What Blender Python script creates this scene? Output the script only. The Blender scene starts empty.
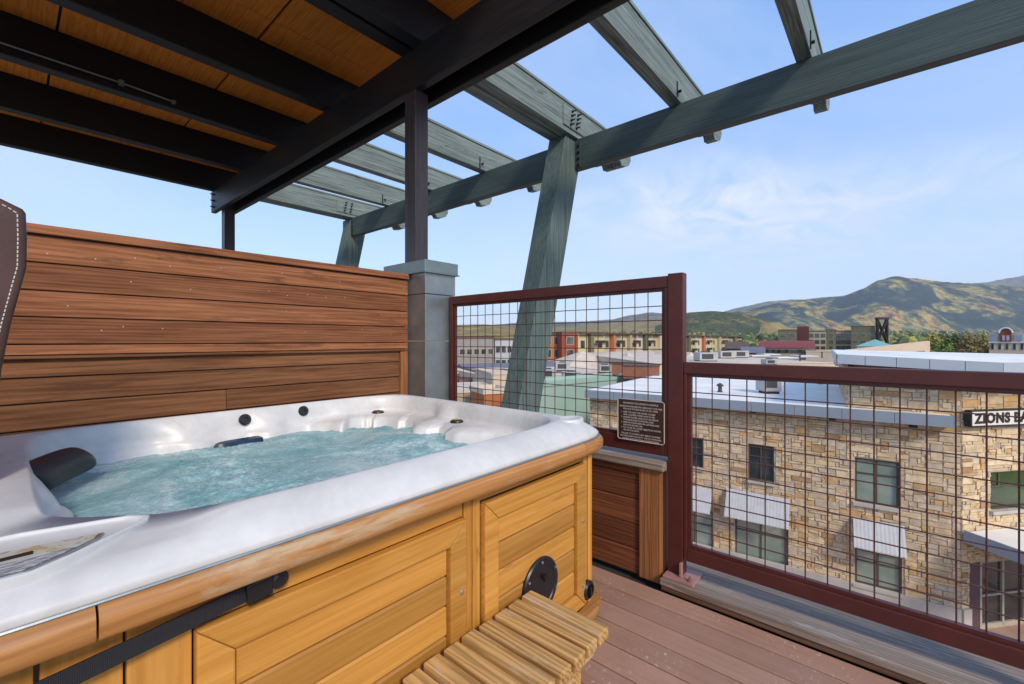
import bpy, bmesh, math, random
from math import sin, cos, pi, radians, hypot, atan2
from mathutils import Vector, noise
random.seed(7)
S = bpy.context.scene
COL = S.collection
# ---------------------------------------------------------------- frame: X along the tub front, Y along the railing
AX, AY = 0.65460, 0.75598
EYE = 1.34
GZ = -9.06                                             # street level, four storeys below the terrace
def W(right, fwd):                                     # metres to the right of / ahead of the terrace corner -> world XY
    return Vector((right*AX+fwd*AY, -right*AY+fwd*AX, 0))
def bear(u, d):                                        # bearing given as in a survey sheet, d metres ahead
    return W((u-512)/440.0*d, d)
def elev(v, d):
    return EYE-(v-340)*d/440.0

# ---------------------------------------------------------------- mesh helpers
class MB:
    def __init__(s): s.v=[]; s.f=[]; s.ch=[]
    def add(s, vs, fs):
        s.ch.append((list(vs),list(fs))); n=len(s.v); s.v+= [tuple(p) for p in vs]; s.f+=[tuple(i+n for i in f) for f in fs]; return s
    def box(s, x0,y0,z0,x1,y1,z1):
        if x0>x1:x0,x1=x1,x0
        if y0>y1:y0,y1=y1,y0
        if z0>z1:z0,z1=z1,z0
        return s.add([(x0,y0,z0),(x1,y0,z0),(x1,y1,z0),(x0,y1,z0),(x0,y0,z1),(x1,y0,z1),(x1,y1,z1),(x0,y1,z1)],
              [(0,3,2,1),(4,5,6,7),(0,1,5,4),(1,2,6,5),(2,3,7,6),(3,0,4,7)])
    def obox(s, o, ex, ey, ez):                        # box from a corner and three edge vectors
        o=Vector(o);ex=Vector(ex);ey=Vector(ey);ez=Vector(ez)
        fs=[(0,3,2,1),(4,5,6,7),(0,1,5,4),(1,2,6,5),(2,3,7,6),(3,0,4,7)]
        if ex.cross(ey).dot(ez)<0: fs=[tuple(reversed(f)) for f in fs]
        return s.add([o,o+ex,o+ex+ey,o+ey,o+ez,o+ex+ez,o+ex+ey+ez,o+ey+ez],fs)
    def prism(s, poly, d):                             # polygon of 3-D points pushed along d
        poly=[Vector(p) for p in poly]; d=Vector(d); n=len(poly)
        nrm=Vector((0,0,0))
        for i in range(n): nrm+=poly[i].cross(poly[(i+1)%n])
        flip = nrm.dot(d)>0
        fs=[tuple(range(n)) if not flip else tuple(reversed(range(n))), tuple(range(n,2*n)) if flip else tuple(reversed(range(n,2*n)))]
        for i in range(n):
            j=(i+1)%n
            fs.append((i,j,n+j,n+i) if flip else (j,i,n+i,n+j))
        return s.add(poly+[p+d for p in poly], fs)
    def tube(s, pts, r, seg=8, closed=False, caps=True):
        pts=[Vector(p) for p in pts]; n=len(pts); vs=[]
        for i,p in enumerate(pts):
            a=pts[i-1] if (i>0 or closed) else p
            b=pts[(i+1)%n] if (i<n-1 or closed) else p
            t=(b-a).normalized()
            up=Vector((0,0,1)) if abs(t.z)<.9 else Vector((1,0,0))
            e=t.cross(up).normalized(); g=e.cross(t)
            rr=r[i] if isinstance(r,(list,tuple)) else r
            for k in range(seg):
                q=2*pi*k/seg; vs.append(p+e*cos(q)*rr+g*sin(q)*rr)
        fs=[]
        for i in range(n if closed else n-1):
            for k in range(seg):
                a=i*seg+k; b=i*seg+(k+1)%seg; c=((i+1)%n)*seg+(k+1)%seg; d=((i+1)%n)*seg+k
                fs.append((a,b,c,d))
        if caps and not closed:
            fs.append(tuple(reversed(range(seg)))); fs.append(tuple(range((n-1)*seg,n*seg)))
        return s.add(vs,fs)
    def lathe(s, c, axis, prof, seg=20):               # prof: (radius, height along axis)
        c=Vector(c); a=Vector(axis).normalized()
        up=Vector((0,0,1)) if abs(a.z)<.9 else Vector((1,0,0))
        e=a.cross(up).normalized(); g=a.cross(e); vs=[];fs=[]
        for r,h in prof:
            for k in range(seg):
                q=2*pi*k/seg; vs.append(c+a*h+e*cos(q)*r+g*sin(q)*r)
        for i in range(len(prof)-1):
            for k in range(seg):
                fs.append((i*seg+k,i*seg+(k+1)%seg,(i+1)*seg+(k+1)%seg,(i+1)*seg+k))
        fs.append(tuple(reversed(range(seg)))); fs.append(tuple(range((len(prof)-1)*seg,len(prof)*seg)))
        return s.add(vs,fs)
    def each(s, name, mat, parent, **k):
        return [MB().add(v,f).build(name,mat,parent,**k) for v,f in s.ch]
    def build(s, name, mat, parent=None, bevel=0, seg=2, smooth=False, fix=True, loc=None, angle=35):
        off=Vector((0,0,0))
        if parent is not None: off=Vector(parent['_base'])
        elif loc is not None: off=Vector(loc)
        me=bpy.data.meshes.new(name)
        bm=bmesh.new()
        vs=[bm.verts.new(Vector(p)-off) for p in s.v]
        for f in s.f:
            try: bm.faces.new([vs[i] for i in f])
            except ValueError: pass
        if fix: bmesh.ops.recalc_face_normals(bm, faces=bm.faces)
        if bevel>0:
            es=[e for e in bm.edges if len(e.link_faces)==2 and e.calc_face_angle(0)>radians(40)]
            bmesh.ops.bevel(bm, geom=es, offset=bevel, segments=seg, profile=.6, affect='EDGES', clamp_overlap=True)
        bm.to_mesh(me); bm.free()
        if smooth:
            for p in me.polygons: p.use_smooth=True
            if angle<180: me.set_sharp_from_angle(angle=radians(angle))
        me.materials.append(mat)
        o=bpy.data.objects.new(name, me); COL.objects.link(o)
        if parent is not None:
            o.parent=parent; o['_base']=parent['_base']
        else:
            o.location=off; o['_base']=list(off)
        return o

def thing(name, loc, label, cat, group=None):
    o=bpy.data.objects.new(name,None); COL.objects.link(o); o.location=loc; o['_base']=list(loc)
    o.empty_display_size=.1
    o['label']=label; o['category']=cat
    if group: o['group']=group
    return o
def tag(o, label=None, cat=None, group=None, kind=None):
    if label:o['label']=label
    if cat:o['category']=cat
    if group:o['group']=group
    if kind:o['kind']=kind
    return o
def text_mesh(txt, size, o, ex, ey, depth=.0, spacing=1.0, shear=0, align='LEFT', offset=0.0):
    cu=bpy.data.curves.new('t','FONT'); cu.body=txt; cu.size=size; cu.extrude=depth; cu.space_character=spacing; cu.shear=shear; cu.align_x=align
    cu.offset=offset; cu.resolution_u=3
    ob=bpy.data.objects.new('t',cu); COL.objects.link(ob)
    dg=bpy.context.evaluated_depsgraph_get(); me=bpy.data.meshes.new_from_object(ob.evaluated_get(dg))
    ex=Vector(ex);ey=Vector(ey);ez=ex.cross(ey); o=Vector(o)
    vs=[o+ex*v.co.x+ey*v.co.y+ez*v.co.z for v in me.vertices]; fs=[tuple(p.vertices) for p in me.polygons]
    bpy.data.objects.remove(ob); bpy.data.meshes.remove(me); bpy.data.curves.remove(cu)
    return vs,fs

# ---------------------------------------------------------------- materials
def newmat(name):
    m=bpy.data.materials.new(name); m.use_nodes=True; nt=m.node_tree
    b=nt.nodes['Principled BSDF']; return m,nt,b
def nd(nt,t,**k):
    n=nt.nodes.new(t)
    for a,v in k.items(): setattr(n,a,v)
    return n
def ramp(nt, stops, interp='LINEAR'):
    r=nt.nodes.new('ShaderNodeValToRGB'); r.color_ramp.interpolation=interp
    el=r.color_ramp.elements
    while len(el)<len(stops): el.new(.5)
    for e,(p,c) in zip(el,stops): e.position=p; e.color=(*c,1) if len(c)==3 else c
    return r
def mixc(nt, fac, a, b, mode='MIX'):
    n=nt.nodes.new('ShaderNodeMix'); n.data_type='RGBA'; n.blend_type=mode
    L=nt.links
    for sock,v in ((n.inputs[0],fac),(n.inputs[6],a),(n.inputs[7],b)):
        if hasattr(v,'links') or isinstance(v,bpy.types.NodeSocket): L.new(v,sock)
        elif isinstance(v,(tuple,list)): sock.default_value=(*v,1) if len(v)==3 else v
        else: sock.default_value=v
    return n.outputs[2]
def math_(nt,op,a,b=None):
    n=nt.nodes.new('ShaderNodeMath'); n.operation=op
    for s,v in ((n.inputs[0],a),(n.inputs[1],b)):
        if v is None: continue
        if isinstance(v,bpy.types.NodeSocket): nt.links.new(v,s)
        else: s.default_value=v
    return n.outputs[0]
def noise_(nt, vec, scale, detail=4, rough=.55, dist=0):
    n=nt.nodes.new('ShaderNodeTexNoise'); n.inputs['Scale'].default_value=scale; n.inputs['Detail'].default_value=detail
    n.inputs['Roughness'].default_value=rough; n.inputs['Distortion'].default_value=dist
    if vec is not None: nt.links.new(vec,n.inputs['Vector'])
    return n.outputs['Fac']
def coords(nt, scale=(1,1,1), island=0.0):
    tc=nt.nodes.new('ShaderNodeTexCoord'); v=tc.outputs['Object']
    if island:
        g=nt.nodes.new('ShaderNodeNewGeometry'); vm=nt.nodes.new('ShaderNodeVectorMath'); vm.operation='MULTIPLY_ADD'
        cb=nt.nodes.new('ShaderNodeCombineXYZ')
        for i in range(3): nt.links.new(g.outputs['Random Per Island'],cb.inputs[i])
        nt.links.new(cb.outputs[0],vm.inputs[0]); vm.inputs[1].default_value=(island,island*1.7,island*.6); nt.links.new(v,vm.inputs[2]); v=vm.outputs[0]
    mp=nt.nodes.new('ShaderNodeMapping'); mp.inputs['Scale'].default_value=scale; nt.links.new(v,mp.inputs['Vector'])
    return mp.outputs['Vector']
def island(nt):
    g=nt.nodes.new('ShaderNodeNewGeometry'); return g.outputs['Random Per Island']
def bump(nt,b,h,strength=.3,dist=.01):
    n=nt.nodes.new('ShaderNodeBump'); n.inputs['Strength'].default_value=strength; n.inputs['Distance'].default_value=dist
    nt.links.new(h,n.inputs['Height']); nt.links.new(n.outputs['Normal'],b.inputs['Normal']); return n
def plain(name, col, rough=.6, metal=0, var=.15, scale=6, bumpk=.0, spec=.5, coat=0):
    m,nt,b=newmat(name); v=coords(nt)
    n=noise_(nt,v,scale,6,.6)
    r=ramp(nt,[(.25,tuple(c*(1-var) for c in col)),(.75,tuple(min(1,c*(1+var)) for c in col))])
    nt.links.new(n,r.inputs['Fac']); nt.links.new(r.outputs['Color'],b.inputs['Base Color'])
    b.inputs['Roughness'].default_value=rough; b.inputs['Metallic'].default_value=metal
    b.inputs['Specular IOR Level'].default_value=spec; b.inputs['Coat Weight'].default_value=coat
    if bumpk: bump(nt,b,noise_(nt,v,scale*8,5,.6),bumpk,.004)
    return m
def wood(name, c_lo, c_hi, axis='X', fine=60, along=1.6, rough=.6, var=.25, knots=0, wear=None, wear_amt=.5, bumpk=.25, spec=.4, coat=0, grain=.55, isl=7.0, ringk=1.0):
    m,nt,b=newmat(name)
    k={'X':0,'Y':1,'Z':2}[axis]
    sc=[fine,fine,fine]; sc[k]=along
    v=coords(nt,tuple(sc),isl)
    sc2=[9,9,9]; sc2[k]=.9
    v2=coords(nt,tuple(sc2),isl)
    n1=noise_(nt,v,1,5,.65,.4); n2=noise_(nt,v2,1,4,.6,1.2)
    wv=nt.nodes.new('ShaderNodeTexWave'); wv.wave_type='RINGS'; wv.rings_direction={'X':'X','Y':'Y','Z':'Z'}[axis]
    sc3=[1,1,1]; sc3[k]=.06
    v3=coords(nt,tuple(sc3),isl*.37); nt.links.new(v3,wv.inputs['Vector'])
    wv.inputs['Scale'].default_value=18; wv.inputs['Distortion'].default_value=9; wv.inputs['Detail'].default_value=3; wv.inputs['Detail Scale'].default_value=1.5
    f=math_(nt,'ADD',math_(nt,'MULTIPLY',n1,grain),math_(nt,'MULTIPLY',n2,.75-grain*.5))
    f=math_(nt,'ADD',f,math_(nt,'MULTIPLY',wv.outputs['Fac'],.22*ringk))
    r=ramp(nt,[(.38,c_lo),(.85,c_hi)]); nt.links.new(f,r.inputs['Fac'])
    c=r.outputs['Color']
    iv=math_(nt,'ADD',math_(nt,'MULTIPLY',island(nt),2*var),1-var)
    cb=nt.nodes.new('ShaderNodeCombineXYZ')
    for i in range(3): nt.links.new(iv,cb.inputs[i])
    c=mixc(nt,1.0,c,cb.outputs[0],'MULTIPLY')
    if knots:
        sk=[5,5,5]; sk[k]=1.4
        vk=coords(nt,tuple(sk),isl*1.3)
        vo=nt.nodes.new('ShaderNodeTexVoronoi'); vo.inputs['Scale'].default_value=knots; nt.links.new(vk,vo.inputs['Vector'])
        rk=ramp(nt,[(.03,(1,1,1)),(.10,(0,0,0))]); nt.links.new(vo.outputs['Distance'],rk.inputs['Fac'])
        c=mixc(nt,math_(nt,'MULTIPLY',rk.outputs['Color'],.75),c,tuple(q*.35 for q in c_lo))
    if wear:
        sw=[14,14,14]; sw[k]=2.2
        nw=noise_(nt,coords(nt,tuple(sw)),1,6,.7,.3)
        rw=ramp(nt,[(.66-.25*wear_amt,(0,0,0)),(.74-.2*wear_amt,(1,1,1))]); nt.links.new(nw,rw.inputs['Fac'])
        c=mixc(nt,math_(nt,'MULTIPLY',rw.outputs['Color'],.85),c,wear)
    nt.links.new(c,b.inputs['Base Color']); b.inputs['Roughness'].default_value=rough; b.inputs['Specular IOR Level'].default_value=spec
    b.inputs['Coat Weight'].default_value=coat; b.inputs['Coat Roughness'].default_value=.25
    bump(nt,b,f,bumpk,.006)
    return m
def islandmat(name, stops, rough=.85, bumpk=.4, scale=3, nvar=.25, interp='LINEAR'):
    m,nt,b=newmat(name); v=coords(nt)
    r=ramp(nt,stops,interp); nt.links.new(island(nt),r.inputs['Fac'])
    n=noise_(nt,coords(nt,(scale,)*3,5),1,6,.65)
    rr=ramp(nt,[(.3,(1-nvar,)*3),(.7,(1+nvar*.4,)*3)]); nt.links.new(n,rr.inputs['Fac'])
    nt.links.new(mixc(nt,1.0,r.outputs['Color'],rr.outputs['Color'],'MULTIPLY'),b.inputs['Base Color'])
    b.inputs['Roughness'].default_value=rough
    bump(nt,b,noise_(nt,v,scale*5,6,.7),bumpk,.03)
    return m
def glass(name, col=(.02,.03,.03), rough=.05, tint2=None):
    m,nt,b=newmat(name); v=coords(nt)
    n=noise_(nt,v,.9,3,.5)
    r=ramp(nt,[(.35,col),(.65,tint2 or tuple(c*1.8 for c in col))]); nt.links.new(n,r.inputs['Fac']); nt.links.new(r.outputs['Color'],b.inputs['Base Color'])
    b.inputs['Roughness'].default_value=rough; b.inputs['Specular IOR Level'].default_value=.9
    return m

M={}
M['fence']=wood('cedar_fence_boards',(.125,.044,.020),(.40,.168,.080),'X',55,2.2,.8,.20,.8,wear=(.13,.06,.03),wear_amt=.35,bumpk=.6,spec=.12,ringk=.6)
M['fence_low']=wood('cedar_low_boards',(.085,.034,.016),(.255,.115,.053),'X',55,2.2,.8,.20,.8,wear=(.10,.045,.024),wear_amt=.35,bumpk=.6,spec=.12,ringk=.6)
M['wall_wood']=wood('cedar_low_wall',(.085,.028,.012),(.24,.080,.032),'Y',70,1.5,.75,.22,.4,bumpk=.4,spec=.25)
M['trim_post']=wood('cedar_trim_post',(.15,.055,.020),(.36,.15,.055),'Z',70,1.5,.7,.15,.3,bumpk=.35,spec=.25)
M['cabinet_v']=wood('honey_cedar_upright',(.40,.170,.026),(.66,.345,.078),'Z',60,1.1,.45,.17,.3,wear=(.27,.105,.018),wear_amt=.10,bumpk=.2,spec=.4,coat=.15,grain=.5,ringk=.35)
M['cabinet_h']=wood('honey_cedar_level',(.40,.170,.026),(.66,.345,.078),'X',60,1.1,.45,.19,.3,wear=(.27,.105,.018),wear_amt=.10,bumpk=.2,spec=.4,coat=.15,grain=.5,ringk=.35)
M['trim']=wood('worn_trim_rail',(.30,.125,.032),(.50,.235,.070),'X',50,1.2,.42,.08,0,wear=(.50,.36,.21),wear_amt=.42,bumpk=.2,spec=.45,coat=.15)
M['trim_c']=wood('worn_corner_trim',(.28,.115,.030),(.46,.215,.065),'X',40,6,.42,.08,0,wear=(.48,.34,.2),wear_amt=.3,bumpk=.2,spec=.45,coat=.15)
M['bench']=wood('weathered_bench_wood',(.17,.082,.022),(.60,.355,.13),'Y',34,.8,.65,.16,.25,wear=(.52,.42,.29),wear_amt=.45,bumpk=.5,spec=.25,grain=.75)
M['sill']=wood('grey_weathered_timber',(.12,.083,.062),(.36,.285,.225),'Y',60,1.2,.6,.12,.25,wear=(.42,.40,.39),wear_amt=.35,bumpk=.5,spec=.35)
M['sill_brown']=wood('brown_kerb_board',(.07,.035,.020),(.20,.11,.06),'Y',60,1.2,.7,.12,0,bumpk=.4,spec=.25)
M['dark']=wood('dark_stained_timber',(.004,.0045,.006),(.010,.011,.014),'X',40,1.0,.55,.1,0,bumpk=.25,spec=.35)
M['dark_y']=wood('dark_stained_beam',(.006,.006,.0075),(.015,.0145,.017),'Y',40,1.0,.5,.1,0,bumpk=.25,spec=.4)
M['dark_z']=wood('dark_stained_post',(.022,.018,.021),(.050,.042,.048),'Z',40,1.0,.42,.1,0,bumpk=.25,spec=.5)
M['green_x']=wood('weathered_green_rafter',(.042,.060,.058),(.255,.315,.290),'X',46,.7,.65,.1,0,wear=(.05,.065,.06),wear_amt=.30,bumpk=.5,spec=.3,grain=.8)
M['green_y']=wood('green_shaded_beam',(.030,.047,.046),(.070,.102,.095),'Y',46,.7,.55,.06,0,bumpk=.4,spec=.35,grain=.7)  # rafter green made darker: shade of the beam's face put into its colour
M['green_z']=wood('green_shaded_post',(.040,.062,.060),(.130,.180,.165),'Z',46,.7,.6,.08,0,wear=(.05,.08,.075),wear_amt=.2,bumpk=.45,spec=.3,grain=.75)  # green darkened like the beam, with the post's shade in the colour
M['bolt']=plain('dark_bolt_steel',(.03,.032,.035),.4,.8,.2,20)
M['ply']=wood('orange_ceiling_ply',(.34,.105,.013),(.54,.190,.028),'Y',30,3,.85,.07,.12,bumpk=.15,spec=.1,grain=.9)
M['galv']=plain('brushed_zinc_cladding',(.30,.33,.335),.42,.75,.22,5,.12)
M['galvcap']=plain('zinc_cap',(.23,.28,.275),.45,.7,.2,5,.1)
M['rail']=plain('maroon_railing_paint',(.080,.0165,.0115),.45,0,.22,9,.12,.5)
M['wire']=plain('rusty_wire_mesh',(.085,.030,.024),.6,.1,.3,12,.1)
M['plate']=plain('pink_primer_plate',(.38,.20,.18),.5,.1,.2,16,.1)
M['deckm']=None
M['leather']=None
M['thread']=plain('pale_thread',(.62,.58,.50),.8,0,.1,50)
M['black']=plain('black_plastic',(.012,.012,.014),.35,0,.2,20,.05)
M['pillow']=plain('charcoal_pillow_foam',(.022,.023,.028),.5,0,.25,18,.15)
M['strap']=None
M['gold']=plain('brass_insert',(.55,.34,.07),.3,.8,.1,20)
M['steel']=plain('screw_steel',(.45,.45,.43),.35,.8,.1,30)
M['plaque']=plain('brown_plaque',(.045,.020,.015),.4,0,.12,14)
M['plaquetext']=plain('cream_lettering',(.50,.42,.37),.6,0,.05,10)

def deckmat():
    m,nt,b=newmat('composite_decking')
    v=coords(nt,(70,1.0,70),3); n=noise_(nt,v,1,4,.6)
    v2=coords(nt); n2=noise_(nt,v2,3.2,6,.65)
    r=ramp(nt,[(.3,(.29,.160,.108)),(.7,(.42,.252,.178))]); nt.links.new(math_(nt,'ADD',math_(nt,'MULTIPLY',n,.5),math_(nt,'MULTIPLY',n2,.5)),r.inputs['Fac'])
    iv=math_(nt,'ADD',math_(nt,'MULTIPLY',island(nt),.16),.92)
    cb=nt.nodes.new('ShaderNodeCombineXYZ')
    for i in range(3): nt.links.new(iv,cb.inputs[i])
    c=mixc(nt,1.0,r.outputs['Color'],cb.outputs[0],'MULTIPLY')
    # pale dried-water scuffs, clustered
    sp=noise_(nt,v2,48,3,.6); cl=noise_(nt,v2,2.3,2,.5)
    rs=ramp(nt,[(.60,(0,0,0)),(.66,(1,1,1))]); nt.links.new(sp,rs.inputs['Fac'])
    rc=ramp(nt,[(.46,(0,0,0)),(.64,(1,1,1))]); nt.links.new(cl,rc.inputs['Fac'])
    fac=math_(nt,'MULTIPLY',math_(nt,'MULTIPLY',rs.outputs['Color'],rc.outputs['Color']),.75)
    c=mixc(nt,fac,c,(.56,.50,.46))
    nt.links.new(c,b.inputs['Base Color']); b.inputs['Roughness'].default_value=.62; b.inputs['Specular IOR Level'].default_value=.35
    bump(nt,b,math_(nt,'ADD',n,n2),.2,.003); return m
M['deckm']=deckmat()
def leathermat():
    m,nt,b=newmat('brown_vinyl'); v=coords(nt)
    n=noise_(nt,v,5,5,.6); r=ramp(nt,[(.3,(.055,.026,.019)),(.7,(.098,.052,.040))]); nt.links.new(n,r.inputs['Fac']); nt.links.new(r.outputs['Color'],b.inputs['Base Color'])
    b.inputs['Roughness'].default_value=.38; b.inputs['Specular IOR Level'].default_value=.35
    bump(nt,b,noise_(nt,v,220,3,.6),.25,.002); return m
M['leather']=leathermat()
def strapmat():
    m,nt,b=newmat('black_webbing'); v=coords(nt)
    w=nt.nodes.new('ShaderNodeTexWave'); w.inputs['Scale'].default_value=110; nt.links.new(v,w.inputs['Vector'])
    r=ramp(nt,[(0,(.010,.011,.014)),(1,(.017,.018,.023))]); nt.links.new(w.outputs['Fac'],r.inputs['Fac']); nt.links.new(r.outputs['Color'],b.inputs['Base Color'])
    b.inputs['Roughness'].default_value=.7; bump(nt,b,w.outputs['Fac'],.4,.002); return m
M['strap']=strapmat()
def acrylic():
    m,nt,b=newmat('pearl_acrylic'); v=coords(nt)
    n=noise_(nt,v,2.2,7,.62,1.5); n2=noise_(nt,v,26,3,.5)
    r=ramp(nt,[(.3,(.56,.545,.52)),(.5,(.64,.625,.60)),(.7,(.69,.675,.65))]); nt.links.new(n,r.inputs['Fac'])
    r2=ramp(nt,[(.35,(.94,.94,.94)),(.6,(1,1,1))]); nt.links.new(n2,r2.inputs['Fac'])
    nt.links.new(mixc(nt,1,r.outputs['Color'],r2.outputs['Color'],'MULTIPLY'),b.inputs['Base Color'])
    b.inputs['Roughness'].default_value=.38; b.inputs['Coat Weight'].default_value=.08; b.inputs['Coat Roughness'].default_value=.2
    return m
M['acrylic']=acrylic()
def water():
    m,nt,b=newmat('bubbling_spa_water'); v=coords(nt)
    n=noise_(nt,v,3.0,5,.6,1.0); n2=noise_(nt,v,46,4,.7,.8); n3=noise_(nt,v,130,2,.5)
    r=ramp(nt,[(.30,(.14,.32,.345)),(.50,(.28,.48,.50)),(.70,(.54,.68,.68))]); nt.links.new(n,r.inputs['Fac'])
    fo=math_(nt,'MULTIPLY',n2,math_(nt,'ADD',n,.45)); rf=ramp(nt,[(.49,(0,0,0)),(.64,(1,1,1))]); nt.links.new(fo,rf.inputs['Fac'])
    c=mixc(nt,math_(nt,'MULTIPLY',rf.outputs['Color'],.6),r.outputs['Color'],(.62,.74,.74))
    nt.links.new(c,b.inputs['Base Color']); b.inputs['Roughness'].default_value=.12; b.inputs['IOR'].default_value=1.33
    bump(nt,b,math_(nt,'ADD',n2,math_(nt,'MULTIPLY',n3,.5)),.5,.02); return m
M['water']=water()
# town materials
M['stone']=islandmat('ledge_stone',[(0,(0.650,0.493,0.302)),(.16,(0.719,0.549,0.343)),(.32,(0.580,0.470,0.333)),(.44,(0.766,0.594,0.374)),(.56,(0.615,0.381,0.177)),(.62,(0.441,0.269,0.135)),(.67,(0.696,0.515,0.302)),(.80,(0.650,0.526,0.374)),(.92,(0.650,0.403,0.177)),(1,(0.766,0.616,0.426))],.9,.5,3.5,.35,'CONSTANT')
M['mortar']=plain('stone_mortar',(.50,.41,.30),.95,0,.2,3,.3)
M['concrete']=plain('concrete',(.46,.42,.37),.9,0,.15,1.5,.2)
M['fascia']=plain('blue_grey_metal',(.30,.35,.40),.45,.3,.06,.8)
M['coping']=plain('pale_blue_metal',(.46,.51,.56),.45,.3,.05,.6)
M['membrane']=plain('white_roof_membrane',(.80,.76,.68),.8,0,.16,.5)
M['creamroof']=plain('cream_roof',(.62,.50,.38),.85,0,.2,.35)
M['glassg']=glass('greenish_window_glass',(.20,.26,.21),.10,(.32,.37,.31))
M['glassd']=glass('dark_window_glass',(.018,.022,.026),.06,(.07,.08,.085))
M['grass_glass']=glass('painted_lawn_reflection',(.03,.055,.015),.1,(.05,.09,.02))  # lawn reflection painted as a green tint in the pane colour
M['winframe']=plain('bronze_window_frame',(.10,.085,.06),.5,.3,.1,4)
M['winframe_l']=plain('pale_window_frame',(.42,.38,.30),.6,0,.1,4)
M['awning']=plain('grey_corrugated_awning',(.50,.49,.48),.6,.1,.1,3)
M['brickred']=plain('red_brown_brick',(.27,.11,.065),.9,0,.2,2,.2)
M['white']=plain('white_sign_face',(.72,.70,.66),.5,0,.05,2)
M['darkbrown']=plain('dark_bronze_metal',(.035,.026,.022),.5,.3,.2,2)
M['purple']=plain('plum_door_panel',(.10,.055,.075),.5,0,.15,2)
M['paving']=plain('pink_paver_plaza',(.42,.27,.21),.9,0,.16,1.2,.1)
M['asphalt']=plain('asphalt',(.060,.060,.062),.9,0,.2,.5)
M['unit']=plain('pale_grey_hvac_metal',(.42,.42,.41),.5,.3,.15,1.5)
M['unitdark']=plain('hvac_grille',(.06,.06,.062),.6,.3,.2,4)
M['olive']=plain('olive_stucco',(.135,.13,.075),.9,0,.1,.4)
M['beige']=plain('beige_stucco',(.40,.33,.22),.9,0,.1,.4)
M['yellow']=plain('pale_yellow_stucco',(.50,.42,.22),.9,0,.1,.4)
M['orange']=plain('burnt_orange_stucco',(.42,.15,.055),.9,0,.1,.4)
M['redst']=plain('brick_red_stucco',(.26,.065,.035),.9,0,.15,.4)
M['taupe']=plain('taupe_siding',(.26,.235,.215),.85,0,.1,.4)
M['palegrey']=plain('pale_grey_siding',(.42,.43,.46),.85,0,.1,.4)
M['cream']=plain('cream_stucco',(.62,.49,.36),.9,0,.1,.4)
M['seagreen']=plain('pale_green_parapet',(.30,.42,.35),.8,0,.08,.4)
M['slate']=plain('purple_grey_shingle',(.155,.15,.185),.85,0,.15,1)
M['redroof']=plain('dark_red_roof',(.22,.04,.035),.7,0,.15,.6)
M['teal']=plain('verdigris_roof',(.20,.40,.35),.6,0,.15,.6)
M['brownroof']=plain('brown_shingle',(.11,.075,.055),.9,0,.2,.6)
M['whitew']=plain('far_white_paint',(.75,.73,.70),.8,0,.05,.4)
M['bark']=plain('bark',(.09,.065,.045),.95,0,.3,4,.3)
M['tan_wall']=plain('tan_stucco_wall',(.52,.46,.40),.9,0,.08,.8,.1)
def leaf(name,stops):
    m,nt,b=newmat(name); r=ramp(nt,stops); nt.links.new(island(nt),r.inputs['Fac'])
    nt.links.new(r.outputs['Color'],b.inputs['Base Color']); b.inputs['Roughness'].default_value=.7; b.inputs['Specular IOR Level'].default_value=.25; return m
M['leafg']=leaf('green_leaves',[(0,(.06,.12,.025)),(.5,(.11,.18,.035)),(1,(.20,.24,.05))])
M['leafd']=leaf('dark_leaves',[(0,(.03,.06,.022)),(1,(.07,.11,.04))])
M['leafy']=leaf('yellowing_leaves',[(0,(.16,.18,.04)),(.6,(.34,.30,.06)),(1,(.46,.34,.06))])
M['leafb']=leaf('rust_leaves',[(0,(.15,.095,.045)),(.5,(.24,.155,.065)),(1,(.27,.22,.075))])
M['leafmix']=leaf('valley_leaves',[(0,(.035,.065,.024)),(.3,(.07,.11,.032)),(.55,(.19,.20,.05)),(.85,(.34,.29,.07)),(1,(.15,.12,.05))])

# ---------------------------------------------------------------- terrace floor
m=MB(); x=-3.0; bw=.136
xs=2.294
while xs>-3:
    m.box(xs-bw+.008,-3.0,-.025,xs,3.2,0); xs-=bw
tag(m.build('deck',M['deckm'],bevel=.003,seg=1,loc=(0,0,0)),kind='structure')
tag(MB().box(-3.2,-3.0,-.35,2.62,3.3,-.03).build('deck_base',plain('deck_subfloor',(.03,.025,.02),.9),loc=(0,0,0)),kind='structure')
# kerb under the railing: a stepped timber sill
kb=tag(MB().box(2.298,-3.0,.030,2.60,.945,.066).build('kerb',M['sill'],bevel=.007,seg=3,loc=(0,0,0)),kind='structure')
tag(MB().box(2.306,-3.0,.001,2.60,.940,.028).build('kerb_board',M['sill_brown'],bevel=.004,loc=(0,0,0)),kind='structure')

# ---------------------------------------------------------------- low cedar wall under the tall panel
t=thing('low_wall',(2.45,1.85,0),'low brown cedar wall with a grey weathered cap under the tall mesh panel','wall')
m=MB(); z=.005
while z<.60:
    m.box(2.362,1.06,z,2.55,2.74,min(z+.138,.622)); z+=.142
m.build('board_panel',M['wall_wood'],t,bevel=.004,seg=1)
MB().box(2.347,.962,.004,2.388,1.085,.621).box(2.390,.955,.004,2.56,1.058,.621).build('corner_post',M['trim_post'],t,bevel=.004)
MB().box(2.325,.935,.624,2.575,2.74,.672).build('cap',M['sill'],t,bevel=.01,seg=2)

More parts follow.
